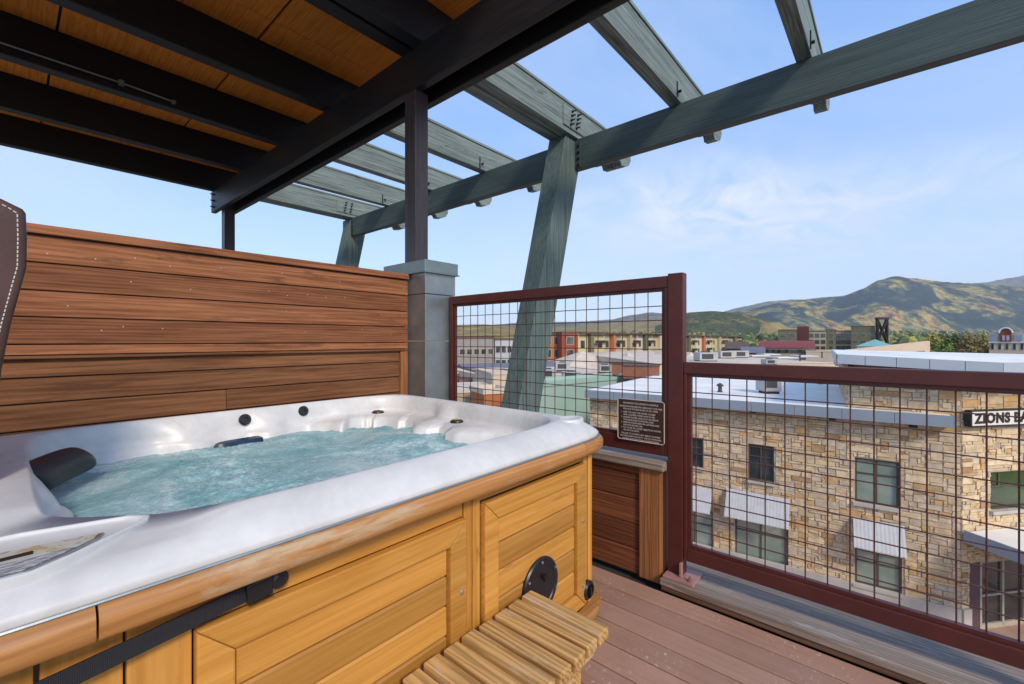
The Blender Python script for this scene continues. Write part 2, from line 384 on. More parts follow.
# ---------------------------------------------------------------- privacy fence
t=thing('privacy_fence',(.4,3.0,0),'brown cedar privacy fence of level boards behind the hot tub','fence')
def boards(x0,x1,y0,y1,zs,splits=()):
    m=MB()
    for i,(za,zb) in enumerate(zs):
        cuts=[x0]+[c for (k,c) in splits if k==i]+[x1]
        for a,b in zip(cuts[:-1],cuts[1:]):
            # clapboard: bottom edge stands proud of the top
            m.add([(a+.001,y0,za),(b-.001,y0,za),(b-.001,y1,za),(a+.001,y1,za),(a+.001,y0+.008,zb),(b-.001,y0+.008,zb),(b-.001,y1,zb),(a+.001,y1,zb)],
              [(0,3,2,1),(4,5,6,7),(0,1,5,4),(1,2,6,5),(2,3,7,6),(3,0,4,7)])
    return m
zs=[]; z=1.272
for h in (.050,.126,.122,.128,.124): zs.append((z,z+h-.004)); z+=h
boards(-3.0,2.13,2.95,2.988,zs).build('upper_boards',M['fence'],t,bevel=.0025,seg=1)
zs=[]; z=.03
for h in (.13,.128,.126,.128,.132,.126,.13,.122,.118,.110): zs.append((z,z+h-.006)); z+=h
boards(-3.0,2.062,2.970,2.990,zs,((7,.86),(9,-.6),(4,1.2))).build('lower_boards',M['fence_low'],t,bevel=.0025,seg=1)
MB().box(-3.0,2.992,.02,2.13,2.999+.003,1.82).build('backing',M['darkbrown'],t)  # added dark sheet, stops sky light showing through the board gaps
MB().box(-3.0,2.935,1.826,2.135,3.035,1.868).build('fence_cap',M['fence'],t,bevel=.005)
MB().box(-3.0,2.950,1.254,2.135,2.984,1.268).build('ledge',M['fence_low'],t,bevel=.003)
MB().box(2.064,2.955,.01,2.13,3.005,1.249).build('end_post',M['trim_post'],t,bevel=.004)
m=MB()
for i in range(18):
    for zz in (1.40,1.52,1.64,1.755):
        if random.random()<.4: m.lathe((-.1+i*.13+random.uniform(-.04,.04),2.956,zz+random.uniform(-.02,.02)),(0,-1,0),[(.0035,0),(.0035,.004)],6)
m.each('nail',M['steel'],t)

# ---------------------------------------------------------------- zinc-clad pillar
t=thing('clad_pillar',(2.30,2.93,0),'grey zinc clad pillar between the cedar fence and the tall mesh panel','pillar')
zz=[0,.66,1.33,1.70,1.885]
for a,b in zip(zz[:-1],zz[1:]):
    g=.004 if a else 0
    MB().box(2.145,2.75,a+g,2.455,3.12,b).build('cladding_sheet',M['galv'],t,bevel=.004)
m=MB(); m.box(2.128,2.733,1.875,2.472,3.30,1.968); m.add([],[])
m.build('cap',M['galvcap'],t,bevel=.006)
MB().box(2.118,2.723,1.868,2.482,3.31,1.876).build('drip_edge',M['galvcap'],t)

# ---------------------------------------------------------------- covered roof: joists, ply ceiling, sandwich beam, posts
t=thing('patio_roof',(0,4.5,1.97),'dark timber patio roof with orange plywood ceiling on black posts above the hot tub','roof')
for y in (2.86,3.02,4.40,5.64,6.92,8.20):
    w=.13
    MB().box(-3.0,y,3.74,2.60,y+w,4.10).build('joist',M['dark'],t,bevel=.008)
MB().box(2.20,.7,3.40,2.27,8.36,3.738).build('beam',M['dark_y'],t,bevel=.008)
MB().box(2.42,.7,3.40,2.49,8.36,3.738).build('beam',M['dark_y'],t,bevel=.008)
MB().box(2.272,.72,3.60,2.418,8.30,3.736).build('beam_spacer',M['dark_y'],t)
for x0,x1,y,z0,z1 in ((2.203,2.332,3.025,1.97,3.398),(2.272,2.418,8.02,1.0,3.60)):
    MB().box(x0,y-.074,z0,x1,y+.074,z1).build('post',M['dark_z'],t,bevel=.006)
m=MB()
for k in range(3): m.lathe((2.20,8.22,3.47+k*.10),(-1,0,0),[(.018,0),(.018,.012),(.009,.012),(.009,.05)],8)
m.each('bolt',M['bolt'],t)
x=1.53
sheets=MB()
xs=[2.66,1.53,.31,-.91,-2.13,-3.1]
for b,a in zip(xs[:-1],xs[1:]):
    for y0,y1 in ((1.62,4.06),(4.06,6.50),(6.50,8.42)):
        sheets.box(a+.010,y0+.002,4.104,b-.010,y1-.002,4.125)
sheets.build('ceiling_panel',M['ply'],t)
MB().box(-3.1,1.6,4.128,2.655,8.45,4.22).build('roof_deck',M['darkbrown'],t)
c=MB().tube([(-1.0,5.615,3.815),(.75,5.615,3.815),(1.15,5.615,3.80)],.008,6)
c.lathe((1.15,5.637,3.80),(0,-1,0),[(.02,0),(.02,.03)],8); c.box(.72,5.60,3.79,.76,5.637,3.84)
c.build('ceiling_cable',M['galvcap'],t)

# ---------------------------------------------------------------- green pergola
t=thing('pergola',(4.5,3.0,GZ),'weathered green timber pergola with leaning posts and open rafters against the sky','pergola')
def rafter(y,w,x0=2.665):
    z0,z1=3.742,4.075
    prof=[(x0,z0),(5.40,z0),(5.42,z0+.05),(5.50,z0+.075),(5.57,z0+.06),(5.60,z0+.012),(5.72,z0+.03),(5.82,z0+.075),(5.88,z0+.16),(5.88,z1),(x0,z1)]
    m=MB().prism([(px,y,pz) for px,pz in prof],(0,w,0))
    return m
for y,w in ((.52,.115),(1.62,.125),(2.84,.135),(2.99,.14),(4.38,.125),(5.58,.125),(6.80,.125),(8.02,.135),(8.17,.135)):
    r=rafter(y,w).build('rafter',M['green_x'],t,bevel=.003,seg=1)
    MB().box(2.665,y-.012,4.077,5.90,y+w+.012,4.105).build('cap_strip',M['green_x'],r)
    if not(2.9<y<3.1 or y>8.1):
        if y in (2.84,8.02):
            # flitch plate and bolts at the post
            MB().box(4.16,y-.014,3.80,4.75,y-.001,4.04).build('steel_plate',M['green_x'],r,bevel=.003)
            b=MB()
            for i in range(4):
                for j in range(2):
                    b.lathe((4.30+j*.12+i*.012,y-.014,3.835+i*.055),(0,-1,0),[(.015,0),(.015,.012),(.008,.012),(.008,.055)],8)
            b.each('bolt',M['bolt'],r)
        else:
            MB().box(4.36,y-.010,3.75,4.375,y+.0,3.90).build('bracket',M['bolt'],r)
            MB().lathe((4.41,y,3.82),(0,-1,0),[(.014,0),(.014,.03)],8).build('bolt',M['bolt'],r)
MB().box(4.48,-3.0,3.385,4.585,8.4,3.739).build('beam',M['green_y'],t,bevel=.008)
for y0 in (2.88,8.06):
    # leaning post, top towards +X, carried down outside the terrace
    zt,zb=3.738,GZ+3.2
    k=.277
    xt=4.285
    if y0>5: xt,k=4.47,.22
    xb=xt-k*(zt-zb)
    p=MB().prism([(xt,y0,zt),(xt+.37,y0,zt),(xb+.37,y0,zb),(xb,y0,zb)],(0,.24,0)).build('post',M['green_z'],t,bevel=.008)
    b=MB()
    for i in range(4):
        b.lathe((4.54,y0,3.42+i*.075),(0,-1,0),[(.018,0),(.018,.02)],8)
        b.lathe((4.479,y0-.05,3.42+i*.075),(-1,0,0),[(.018,0),(.018,.02)],8)
    b.each('bolt',M['bolt'],p)
    MB().box(4.470,y0-.085,3.40,4.479,y0-.001,3.70).build('angle_plate',M['green_y'],p)

# ---------------------------------------------------------------- mesh railings
def railing(name,label,y0,y1,z0,z1,fw,top_h,bot_h,wire_step=.081,xc=2.40,dep=.05,post0=None,post1=None,lt=.05,rt=.05):
    t=thing(name,(xc,(y0+y1)/2,z0),label,'railing')
    h=dep/2
    m=MB()
    m.box(xc-h,y0,z1-top_h,xc+h,y1,z1).build('top_rail',M['rail'],t,bevel=.004)
    MB().box(xc-h,y0+rt,z0,xc+h,y1-lt,z0+bot_h).build('bottom_rail',M['rail'],t,bevel=.004)
    MB().box(xc-h,y0,z0,xc+h,y0+rt,z1-top_h-.001).build('stile',M['rail'],t,bevel=.004)
    MB().box(xc-h,y1-lt,z0,xc+h,y1,z1-top_h-.001).build('stile',M['rail'],t,bevel=.004)
    # thin retaining bead inside the frame
    yi0,yi1,zi0,zi1=y0+rt,y1-lt,z0+bot_h,z1-top_h
    bd=.018
    MB().box(xc-.012,yi0,zi1-bd,xc+.012,yi1,zi1-.001).box(xc-.012,yi0,zi0+.001,xc+.012,yi1,zi0+bd).box(xc-.012,yi0+.001,zi0+bd,xc+.012,yi0+bd,zi1-bd).box(xc-.012,yi1-bd,zi0+bd,xc+.012,yi1-.001,zi1-bd).build('bead',M['rail'],t)
    w=MB(); r=.0029
    n=int((yi1-yi0)/wire_step); off=((yi1-yi0)-n*wire_step)/2
    for i in range(n+1):
        y=yi0+off+i*wire_step
        if y-yi0<.02 or yi1-y<.02: continue
        w.tube([(xc+.002,y+random.uniform(-.0015,.0015),zi0+.004),(xc+.002,y+random.uniform(-.0015,.0015),zi1-.004)],r,6)
    n=int((zi1-zi0)/wire_step); off=((zi1-zi0)-n*wire_step)/2
    for i in range(n+1):
        z=zi0+off+i*wire_step
        if z-zi0<.02 or zi1-z<.02: continue
        w.tube([(xc-.0045,yi0+.004,z+random.uniform(-.0015,.0015)),(xc-.0045,yi1-.004,z+random.uniform(-.0015,.0015))],r,6)
    w.build('wire_mesh',M['wire'],t,smooth=True)
    return t
tall=railing('mesh_railing','tall maroon framed wire mesh panel between the zinc pillar and the railing post',.931,2.735,.70,1.692,.05,.064,.085,lt=.040,rt=.020)
MB().lathe((2.40,2.735,1.575),(0,1,0),[(.008,0),(.008,.06),(.018,.06),(.018,.068)],8).build('hook',M['rail'],tall)
low=railing('mesh_railing','lower maroon framed mesh railing panel on the deck kerb before the stone building',-.415,.846,.165,1.222,.05,.060,.068,lt=.018,rt=.030)
for yy in (-.05,.35):
    pass
t=thing('railing_post',(2.40,.86,.066),'maroon steel railing post on a pinkish foot plate between the tall and lower mesh panels','post')
MB().box(2.370,.8475,.082,2.430,.9295,1.702).build('post_shaft',M['rail'],t,bevel=.004)
MB().box(2.312,.775,.067,2.47,.935,.081).build('foot_plate',M['plate'],t,bevel=.003)
MB().box(2.345,.846,.0815,2.369,.858,.155).build('gusset',M['plate'],t,bevel=.002)
MB().lathe((2.34,.80,.081),(0,0,1),[(.013,0),(.013,.009),(.007,.009),(.007,.025)],6).build('anchor_bolt',M['brickred'],t)
t=thing('railing_post',(2.40,-.46,.066),'maroon steel railing post at the far right end of the lower mesh panel','post')
MB().box(2.372,-.495,.082,2.428,-.417,1.216).build('post_shaft',M['rail'],t,bevel=.004)
MB().box(2.312,-.55,.067,2.47,-.39,.081).build('foot_plate',M['plate'],t,bevel=.003)
# drips of white sealant and flakes on the kerb
# rules plaque
t=thing('rules_plaque',(2.365,1.06,.87),'brown rules plaque with cream lettering wired to the corner of the tall mesh panel','sign')
PY0,PY1,PZ0,PZ1=.945,1.222,.765,.998
PX=2.368
out=[(PX,PY0+.008,PZ0),(PX,PY1-.008,PZ0),(PX,PY1,PZ0+.008),(PX,PY1,PZ1-.008),(PX,PY1-.008,PZ1),(PX,PY0+.008,PZ1),(PX,PY0,PZ1-.008),(PX,PY0,PZ0+.008)]
MB().prism(out,(-.006,0,0)).build('board',M['plaque'],t)
m=MB()
fx=PX-.0062
ring=[(fx,y,z) for _,y,z in out]
m.tube(ring,.0028,6,closed=True); m.build('border',M['plaquetext'],t)
lines=[('MAXIMUM OCCUPANCY 6 PEOPLE',.5,.0),('PLEASE SHOWER BEFORE USING HOT TUB AND',.5,0),('FOLLOW POSTED RULES AT ALL TIMES',.5,0),('1  KEEP THE HOT TUB COVER CLOSED',0,.012),('    AND CLAMPED WHEN NOT IN USE',0,.012),
 ('2  ENSURE WATER LEVEL IS AT OR ABOVE',0,.012),('    THE INDICATED WATER FILL LINE',0,.012),('3  REMOVE SUNSCREEN OR LOTIONS AND',0,.012),('    SHOWER BEFORE USE',0,.012),('4  NO GLASS OR LOOSE OBJECTS IN WATER',0,.012),('    OR ON THE DECK',0,.012),
 ('FAILURE TO COMPLY MAY RESULT IN FINES',.5,0),('NO LIFEGUARD ON DUTY  USE AT OWN RISK',.5,0),('THANK YOU FOR YOUR COOPERATION',.5,0)]
m=MB(); z=PZ1-.026
for i,(s,al,ind) in enumerate(lines):
    sz=.0135 if i==0 else .0118
    yy=(PY0+PY1)/2 if al else PY1-.022
    vs,fs=text_mesh(s,sz,(fx-.0004,yy,z),(0,-1,0),(0,0,1),0,1.0,0,'CENTER' if al else 'LEFT',.0004)
    m.add(vs,fs); z-=.0148+(.004 if i in(0,2,10) else 0)
m.build('lettering',M['plaquetext'],t,fix=False)

# ---------------------------------------------------------------- hot tub
TX0,TX1,TY0,TY1=-.235,1.962,1.05,2.815
tc=Vector(((TX0+TX1)/2,(TY0+TY1)/2,0)); ta=(TX1-TX0)/2; tb=(TY1-TY0)/2
t=thing('hot_tub',(tc.x,tc.y,0),'square white hot tub full of bubbling turquoise water in a honey wood cabinet','hot tub')
tub=t
def sup(th,a,b,n):
    c,s_=abs(cos(th)),abs(sin(th)); r=1/((c/a)**n+(s_/b)**n)**(1/n); return r
NT=320
ths=[]
for k in range(NT):
    # denser near the corners: parametrise by perimeter of a square
    q=k/NT*4; side=int(q); f=(q-side)*2-1
    p={0:(1,f),1:(-f,1),2:(-1,-f),3:(f,-1)}[side]
    ths.append(atan2(p[1]*tb,p[0]*ta))
def outer(th,inset=0,n=14):
    r=sup(th,ta-inset,tb-inset,n); return tc.x+r*cos(th),tc.y+r*sin(th)
oc=Vector((.93,1.93,0)); oa,ob=.88,.76
def bumpf(x,c,w): 
    d=abs(x-c)/w
    return 0 if d>=1 else (1-d*d)**2
def opening(th,inset=0,n=6.5,mould=1):
    r=sup(th,oa-inset,ob-inset,n); x=oc.x+r*cos(th); y=oc.y+r*sin(th)
    if y<oc.y:                                   # front rim widens towards the control panel corner
        pass
    val=(x-.05)/.30+(y-1.17)/.27
    if val<1.1: q=(1.1-val)**2/.4 if val>.9 else (1.0-val); x+=q*.150; y+=q*.135
    if mould:
        # back wall: two headrest scoops between jet pillars; shoulders at the right end
        if y>oc.y+.3:
            k=min(1,(y-oc.y-.3)/.25)
            y-= k*mould*.05*(bumpf(x,.60,.16)+bumpf(x,.98,.13)+.6*bumpf(x,1.42,.1))
        if x>oc.x+.5:
            k=min(1,(x-oc.x-.5)/.2)
            x-= k*mould*.05*(bumpf(y,2.10,.12))
        if x<oc.x-.5:
            k=min(1,(oc.x-.5-x)/.2)
            x+= k*mould*.04*bumpf(y,1.85,.15)
    return x,y
def ledge(x,y):
    # foot-shelf in the back right corner, above the water
    dx=max(0,(x-1.25)/.55); dy=max(0,(y-1.75)/.9)
    k=min(1,max(0,(x-1.2)/.25))*min(1,max(0,(y-1.45)/.25))
    return k
def drop(x,y):
    sm=lambda q:0 if q<0 else 1 if q>1 else q*q*(3-2*q)
    return .020*sm((.36-x)/.14)*sm((1.50-y)/.12)
def ring_pts(i,th):
    if i==0: x,y=outer(th,.004); return x,y,.880
    if i==1: x,y=outer(th,0); return x,y,.893
    if i==2: x,y=outer(th,.006); return x,y,.902
    if i==3: x,y=outer(th,.040); return x,y,.929
    if i==4: x,y=outer(th,.078); return x,y,.951-drop(x,y)
    xo,yo=opening(th,0,6.5,0)
    xi,yi=opening(th,0)
    L=ledge(xi,yi)
    if i==5:
        xa,ya=outer(th,.100); x,y=xa*.6+xo*.4,ya*.6+yo*.4; return x,y,.959-drop(x,y)
    if i==6: x,y=opening(th,-.007,6.5,0); return x,y,.9605-drop(x,y)
    if i==7: return xo,yo,.956-drop(xo,yo)
    if i==8: x,y=opening(th,.010,6.5,.35); return x,y,.925
    if i==9: x,y=opening(th,.016,6.5,.8); return x,y,.880
    d=Vector((oc.x-xi,oc.y-yi,0)).normalized()
    lump=.5+.5*sin(xi*19+yi*13)
    wob=(atan2(yi-oc.y,xi-oc.x)*2.3+.15)%1.0
    ext=L*(.20-.05*(1 if wob>.86 else 0)-.07*(1 if wob<.30 else 0))
    if i==10: return xi+d.x*.02,yi+d.y*.02,.850+.010*L
    if i==11: return xi+d.x*(.03+ext*.85),yi+d.y*(.03+ext*.93),.842+.016*L
    if i==12: return xi+d.x*(.045+ext),yi+d.y*(.045+ext),.825+.010*L
    if i==13: return xi+d.x*(.055+ext),yi+d.y*(.055+ext),.760
    if i==14: return xi+d.x*(.10+ext),yi+d.y*(.10+ext),.62
    if i==15: r=.55; return oc.x+(xi-oc.x)*r,oc.y+(yi-oc.y)*r,.50
    if i==16: r=.5; return oc.x+(xi-oc.x)*r,oc.y+(yi-oc.y)*r,.20
NR=17; m=MB(); vs=[];fs=[]
for i in range(NR):
    for th in ths: vs.append(ring_pts(i,th))
for i in range(NR-1):
    for k in range(NT):
        a=i*NT+k;b=i*NT+(k+1)%NT; fs.append((a,b,b+NT,a+NT))
fs.append(tuple(range((NR-1)*NT,NR*NT)))
m.add(vs,fs)
shell=m.build('shell',M['acrylic'],t,smooth=True,angle=180)
# a thin grey bead between shell and trim
m=MB(); m.tube([(*outer(th,-.002),.881) for th in ths],.0035,6,closed=True); m.build('bead',M['galv'],t,smooth=True)
# water
m=MB(); N=230; 
ys=[];vs=[];fs=[]
for j in range(N+1):
    for i in range(N+1):
        a=i/N*2-1;b=j/N*2-1
        # square -> superellipse
        th=atan2(b,a); mx=max(abs(a),abs(b))
        x,y=opening(th,-.04,6.5,0) if mx>0 else (oc.x,oc.y)
        if mx>0:
            ux,uy=oc.x+(x-oc.x)*mx,oc.y+(y-oc.y)*mx
        else: ux,uy=oc.x,oc.y
        p=Vector((ux,uy,0))
        act=max(.15,min(1,.55+1.1*noise.noise(p*2.6+Vector((7,2,0)))))*(1-.6*max(mx-.75,0)/.25)
        z=.795+.012*noise.noise(p*4.5)+act*(.012*noise.noise(p*11+Vector((3,1,0)))+.009*noise.noise(p*27)+.0055*noise.noise(p*60)+.003*noise.noise(p*110))
        # jets heave the surface
        for jx,jy,h in ((.50,2.35,.020),(1.0,2.45,.018),(1.45,2.05,.022),(.75,1.75,.012)):
            d2=(ux-jx)**2+(uy-jy)**2; z+=h*math.exp(-d2/.035)
        vs.append((ux,uy,z))
for j in range(N):
    for i in range(N):
        a=j*(N+1)+i; fs.append((a,a+1,a+N+2,a+N+1))
m.add(vs,fs); m.build('water',M['water'],t,smooth=True,angle=180)
# headrest pillows
def pillow(cx,cy,cz,L,wd,rot,name='pillow',mat=None):
    m=MB(); n=18; k=10; vs=[];fs=[]
    for i in range(n+1):
        s=i/n*2-1; taper=(1-abs(s)**6)**.35 if abs(s)<1 else .05
        taper=max(taper,.08)
        for j in range(k):
            q=2*pi*j/k
            h=.034*taper*(sin(q)); w=wd*taper*cos(q)
            # saddle bend along length
            zz=cz+h-.25*wd*(w/wd)**2*1.2
            lx=s*L
            X=cx+lx*cos(rot)-w*sin(rot); Y=cy+lx*sin(rot)+w*cos(rot)
            vs.append((X,Y,zz+ (w)*.55))
    for i in range(n):
        for j in range(k):
            fs.append((i*k+j,i*k+(j+1)%k,(i+1)*k+(j+1)%k,(i+1)*k+j))
    fs.append(tuple(range(k)));fs.append(tuple(range(n*k,(n+1)*k)))
    m.add(vs,fs); return m.build(name,mat or M['pillow'],t,smooth=True)
def pad_pillow(c,ex,up,L,H,T):
    c=Vector(c); ex=Vector(ex).normalized(); up=Vector(up).normalized(); nz_=ex.cross(up).normalized(); m=MB(); vs=[];fs=[]
    nu_,nv_=20,28
    for i in range(nu_+1):
        s_=i/nu_*2-1; tp=max(.03,(1-abs(s_)**5))**.4
        for j in range(nv_):
            q=2*pi*j/nv_; cu=abs(cos(q))**.55*(1 if cos(q)>0 else -1); su_=abs(sin(q))**.8*(1 if sin(q)>0 else -1)
            w=cu*H*(.80+.20*tp); th=su_*T*tp*(1.0+.35*(cu>0)*cu)
            vs.append(c+ex*(s_*L)+up*w+nz_*(th-.030*cu*cu+.012*s_*s_))
    for i in range(nu_):
        for j in range(nv_): fs.append((i*nv_+j,i*nv_+(j+1)%nv_,(i+1)*nv_+(j+1)%nv_,(i+1)*nv_+j))
    fs.append(tuple(range(nv_)));fs.append(tuple(range(nu_*nv_,(nu_+1)*nv_)))
    return m.add(vs,fs).build('pillow',M['pillow'],t,smooth=True,angle=180)
pad_pillow((.138,2.205,.885),(.52,.85,.03),(-.29,-.62,.66),.145,.085,.026)
p2=pillow(.80,2.585,.788,.12,.06,radians(184),mat=plain('dark_blue_pillow',(.015,.03,.06),.3,0,.3,20)); p2['label']='dark blue pillow half under the water at the back'
# black jet caps on the back wall and diverter knobs on the corner shelf
for (x,y,z) in ((.86,2.672,.905),(1.178,2.682,.912)):
    MB().lathe((x,y+.004,z),(0,-1,.25),[(.030,0),(.030,.012),(.024,.018),(.014,.018),(.012,.010)],18).build('jet_cap',M['black'],t,smooth=True)
for (x,y,z) in ((1.62,2.575,.846),(1.735,1.93,.846)):
    k=MB().lathe((x,y,z),(0,0,1),[(.040,0),(.042,.010),(.036,.024),(.030,.026)],18).build('diverter_knob',M['black'],t,smooth=True)
    MB().box(x-.026,y-.012,z+.0262,x+.010,y+.012,z+.033).build('brass_insert',M['gold'],k,bevel=.003)
# dished cup recess in the front right corner of the rim
m=MB(); 
cx,cy=1.80,1.185
vs=[];fs=[]
for j,(rr,zz) in enumerate(((.082,.925),(.079,.9575),(.072,.9625),(.063,.9625),(.052,.958),(.0,.957))):
    for k in range(32):
        q=2*pi*k/32; vs.append((cx+rr*cos(q)*1.0,cy+rr*sin(q)*.72,zz))
for j in range(5):
    for k in range(32): fs.append((j*32+k,j*32+(k+1)%32,(j+1)*32+(k+1)%32,(j+1)*32+k))
m.add(vs,fs); m.build('cup_recess',M['acrylic'],t,smooth=True,angle=180)
# control pod on the front left corner: raised pad, topside label
def lab():
    m,nt,b=newmat('topside_label'); v=coords(nt)
    n=noise_(nt,v,16,5,.6,1.5); r=ramp(nt,[(.36,(.08,.075,.06)),(.42,(.50,.48,.40)),(.54,(.52,.50,.43)),(.60,(.42,.30,.10)),(.66,(.50,.47,.38))]); nt.links.new(n,r.inputs['Fac'])
    nt.links.new(r.outputs['Color'],b.inputs['Base Color']); b.inputs['Roughness'].default_value=.25; return m
M['label']=lab()
def labtext():
    m,nt,b=newmat('topside_label_print'); v=coords(nt,(40,180,1))
    n=noise_(nt,v,1,2,.5); r=ramp(nt,[(.45,(.50,.51,.53)),(.52,(.22,.23,.25))]); nt.links.new(n,r.inputs['Fac'])
    nt.links.new(r.outputs['Color'],b.inputs['Base Color']); b.inputs['Roughness'].default_value=.25; return m
M['labtext']=labtext()
pad=[(-.19,1.10),(.03,1.098),(.085,1.135),(.205,1.235),(.215,1.262),(.19,1.292),(.02,1.345),(-.19,1.36)]
def off(poly,k):
    cx=sum(p[0] for p in poly)/len(poly); cy=sum(p[1] for p in poly)/len(poly)
    return [(cx+(p[0]-cx)*k,cy+(p[1]-cy)*k) for p in poly]
m=MB(); rings=[(off(pad,1.03),.895),(off(pad,1.0),.948),(off(pad,.93),.9495),(off(pad,.88),.943),(off(pad,.80),.9415)]
vs=[];fs=[];n=len(pad)
for poly,z in rings: vs+=[(x,y,z) for x,y in poly]
for i in range(len(rings)-1):
    for k in range(n): fs.append((i*n+k,i*n+(k+1)%n,(i+1)*n+(k+1)%n,(i+1)*n+k))
fs.append(tuple(range((len(rings)-1)*n,len(rings)*n)))
m.add(vs,fs); pod=m.build('control_pod',M['acrylic'],t,bevel=.0035,seg=2,smooth=True,angle=50)
lbl=[(-.15,1.115),(.022,1.118),(.065,1.145),(.125,1.198),(.135,1.222),(-.15,1.275)]
def cut(poly,yc,keep_low):
    res=[]
    for a,b in zip(poly,poly[1:]+poly[:1]):
        ina=(a[1]<=yc)==keep_low; inb=(b[1]<=yc)==keep_low
        if ina: res.append(a)
        if ina!=inb:
            q=(yc-a[1])/(b[1]-a[1]); res.append((a[0]+(b[0]-a[0])*q,yc))
    return res
MB().prism([(x,y,.9425) for x,y in lbl],(0,0,.004)).build('label_plate',M['steel'],pod,bevel=.0015)
lo=off(lbl,.93)
MB().prism([(x,y,.9470) for x,y in cut(lo,1.178,False)],(0,0,.0012)).build('topside_label',M['label'],pod)
MB().prism([(x,y,.9470) for x,y in cut(lo,1.176,True)],(0,0,.0012)).build('topside_label',M['labtext'],pod)
MB().box(-.05,1.190,.9483,.035,1.205,.9500).build('display_window',M['black'],pod)
# wood trim swept under the lip
def trim_piece(th0,th1,name,mat,nn=40,zc=.848,hh=.030,out=.022,nexp=14):
    m=MB(); vs=[];fs=[]
    prof=[(-.045,-hh),(out-.012,-hh),(out-.003,-hh*.72),(out,-hh*.2),(out,hh*.35),(out-.006,hh*.8),(out-.016,hh),(-.045,hh)]
    # sample evenly in arc length
    dense=[th0+(th1-th0)*i/600 for i in range(601)]
    P=[Vector((*outer(a,0,nexp),0)) for a in dense]; L=[0]
    for a,b in zip(P[:-1],P[1:]): L.append(L[-1]+(b-a).length)
    idx=[];j=0
    for i in range(nn+1):
        tgt=L[-1]*i/nn
        while j<600 and L[j]<tgt: j+=1
        idx.append(j)
    pts=[P[i] for i in idx]; n=len(prof)
    for i,p in enumerate(pts):
        a=pts[max(0,i-1)]; b=pts[min(nn,i+1)]; tg=(b-a).normalized(); nr=Vector((tg.y,-tg.x,0))
        for o_,z_ in prof: q=p+nr*o_; vs.append((q.x,q.y,zc+z_))
    for i in range(nn):
        for k in range(n): fs.append((i*n+k,i*n+(k+1)%n,(i+1)*n+(k+1)%n,(i+1)*n+k))
    fs.append(tuple(range(n)));fs.append(tuple(range(nn*n,(nn+1)*n)))
    m.add(vs,fs); return m.build(name,mat,t,smooth=True,angle=40)
def ang(x,y): return atan2(y-tc.y,x-tc.x)
aFL=ang(.105,TY0); aFR=ang(1.70,TY0); aR0=ang(TX1,1.34)
aBL=ang(.1,TY1); aLf=ang(TX0,1.35)
trim_piece(aFL+.0012,aFR-.001,'trim_rail',M['trim'],60)
trim_piece(aFR+.001,aR0,'corner_trim',M['trim_c'],40)
trim_piece(aR0+.003,ang(TX1,2.5),'trim_rail',M['trim_c'],30)
trim_piece(ang(TX1,2.5)+.003,ang(1.7,TY1),'corner_trim',M['trim_c'],30)
trim_piece(ang(1.7,TY1)+.003,aBL,'trim_rail',M['trim'],30)
trim_piece(aLf+2*pi if aLf<0 else aLf,aFL+2*pi-.0012,'corner_trim',M['trim_c'],40)
# cabinet
CF=1.105                                                    # front plane
MB().box(TX0+.10,CF+.03,.03,TX1-.10,TY1-.06,.19).build('cabinet_core',M['darkbrown'],t)
m=MB()
for (a,b) in ((.04,.150),(.1545,.2598)): m.box(a,CF+.012,.05,b,CF+.03,.815)
m.each('side_stave',M['cabinet_v'],t,bevel=.004)
MB().box(.256,CF+.012,.735,1.03,CF+.03,.815).box(1.115,CF+.012,.765,1.80,CF+.03,.815).each('header_board',M['cabinet_h'],t,bevel=.002)
MB().box(1.034,CF+.008,.05,1.072,CF+.03,.815).box(1.076,CF+.008,.05,1.112,CF+.03,.815).each('mullion',M['cabinet_v'],t,bevel=.004)
def framed(x0,x1,z0,z1,fw=.072):
    f=MB()
    yA,yB=CF-.012,CF+.018
    f.prism([(x0,yA,z1),(x1,yA,z1),(x1-fw,yA,z1-fw),(x0+fw,yA,z1-fw)],(0,yB-yA,0))
    f.prism([(x1-.0005,yA,z1-.001),(x1-.0005,yA,z0),(x1-fw,yA,z0+fw),(x1-fw,yA,z1-fw-.001)],(0,yB-yA,0))
    f.prism([(x1,yA,z0-.001),(x0,yA,z0-.001),(x0+fw,yA,z0+fw-.001),(x1-fw,yA,z0+fw-.001)],(0,yB-yA,0))
    f.prism([(x0+.0005,yA,z0),(x0+.0005,yA,z1-.001),(x0+fw,yA,z1-fw-.001),(x0+fw,yA,z0+fw)],(0,yB-yA,0))
    fr=f.build('panel_frame',M['cabinet_h'],t,bevel=.005)
    b=MB(); z=z0+fw+.001; k=0
    H=(z1-z0-2*fw)/5
    for i in range(5):
        b.box(x0+fw+.001,CF+.004,z+.0016,x1-fw-.001,CF+.022,z+H-.0016); z+=H
    b.build('panel_boards',M['cabinet_h'],fr,bevel=.006,seg=1)
    sc=MB()
    for (sx,sz) in ((x0+fw*.45,z0+.10),(x1-fw*.45,z0+.10),(x1-fw*.35,z0+.40)): sc.lathe((sx,yA,sz),(0,-1,0),[(.008,0),(.008,.003),(.004,.005)],10)
    sc.each('screw',M['steel'],fr)
    return fr
framed(.262,1.030,.095,.732)
framed(1.118,1.795,.095,.758)
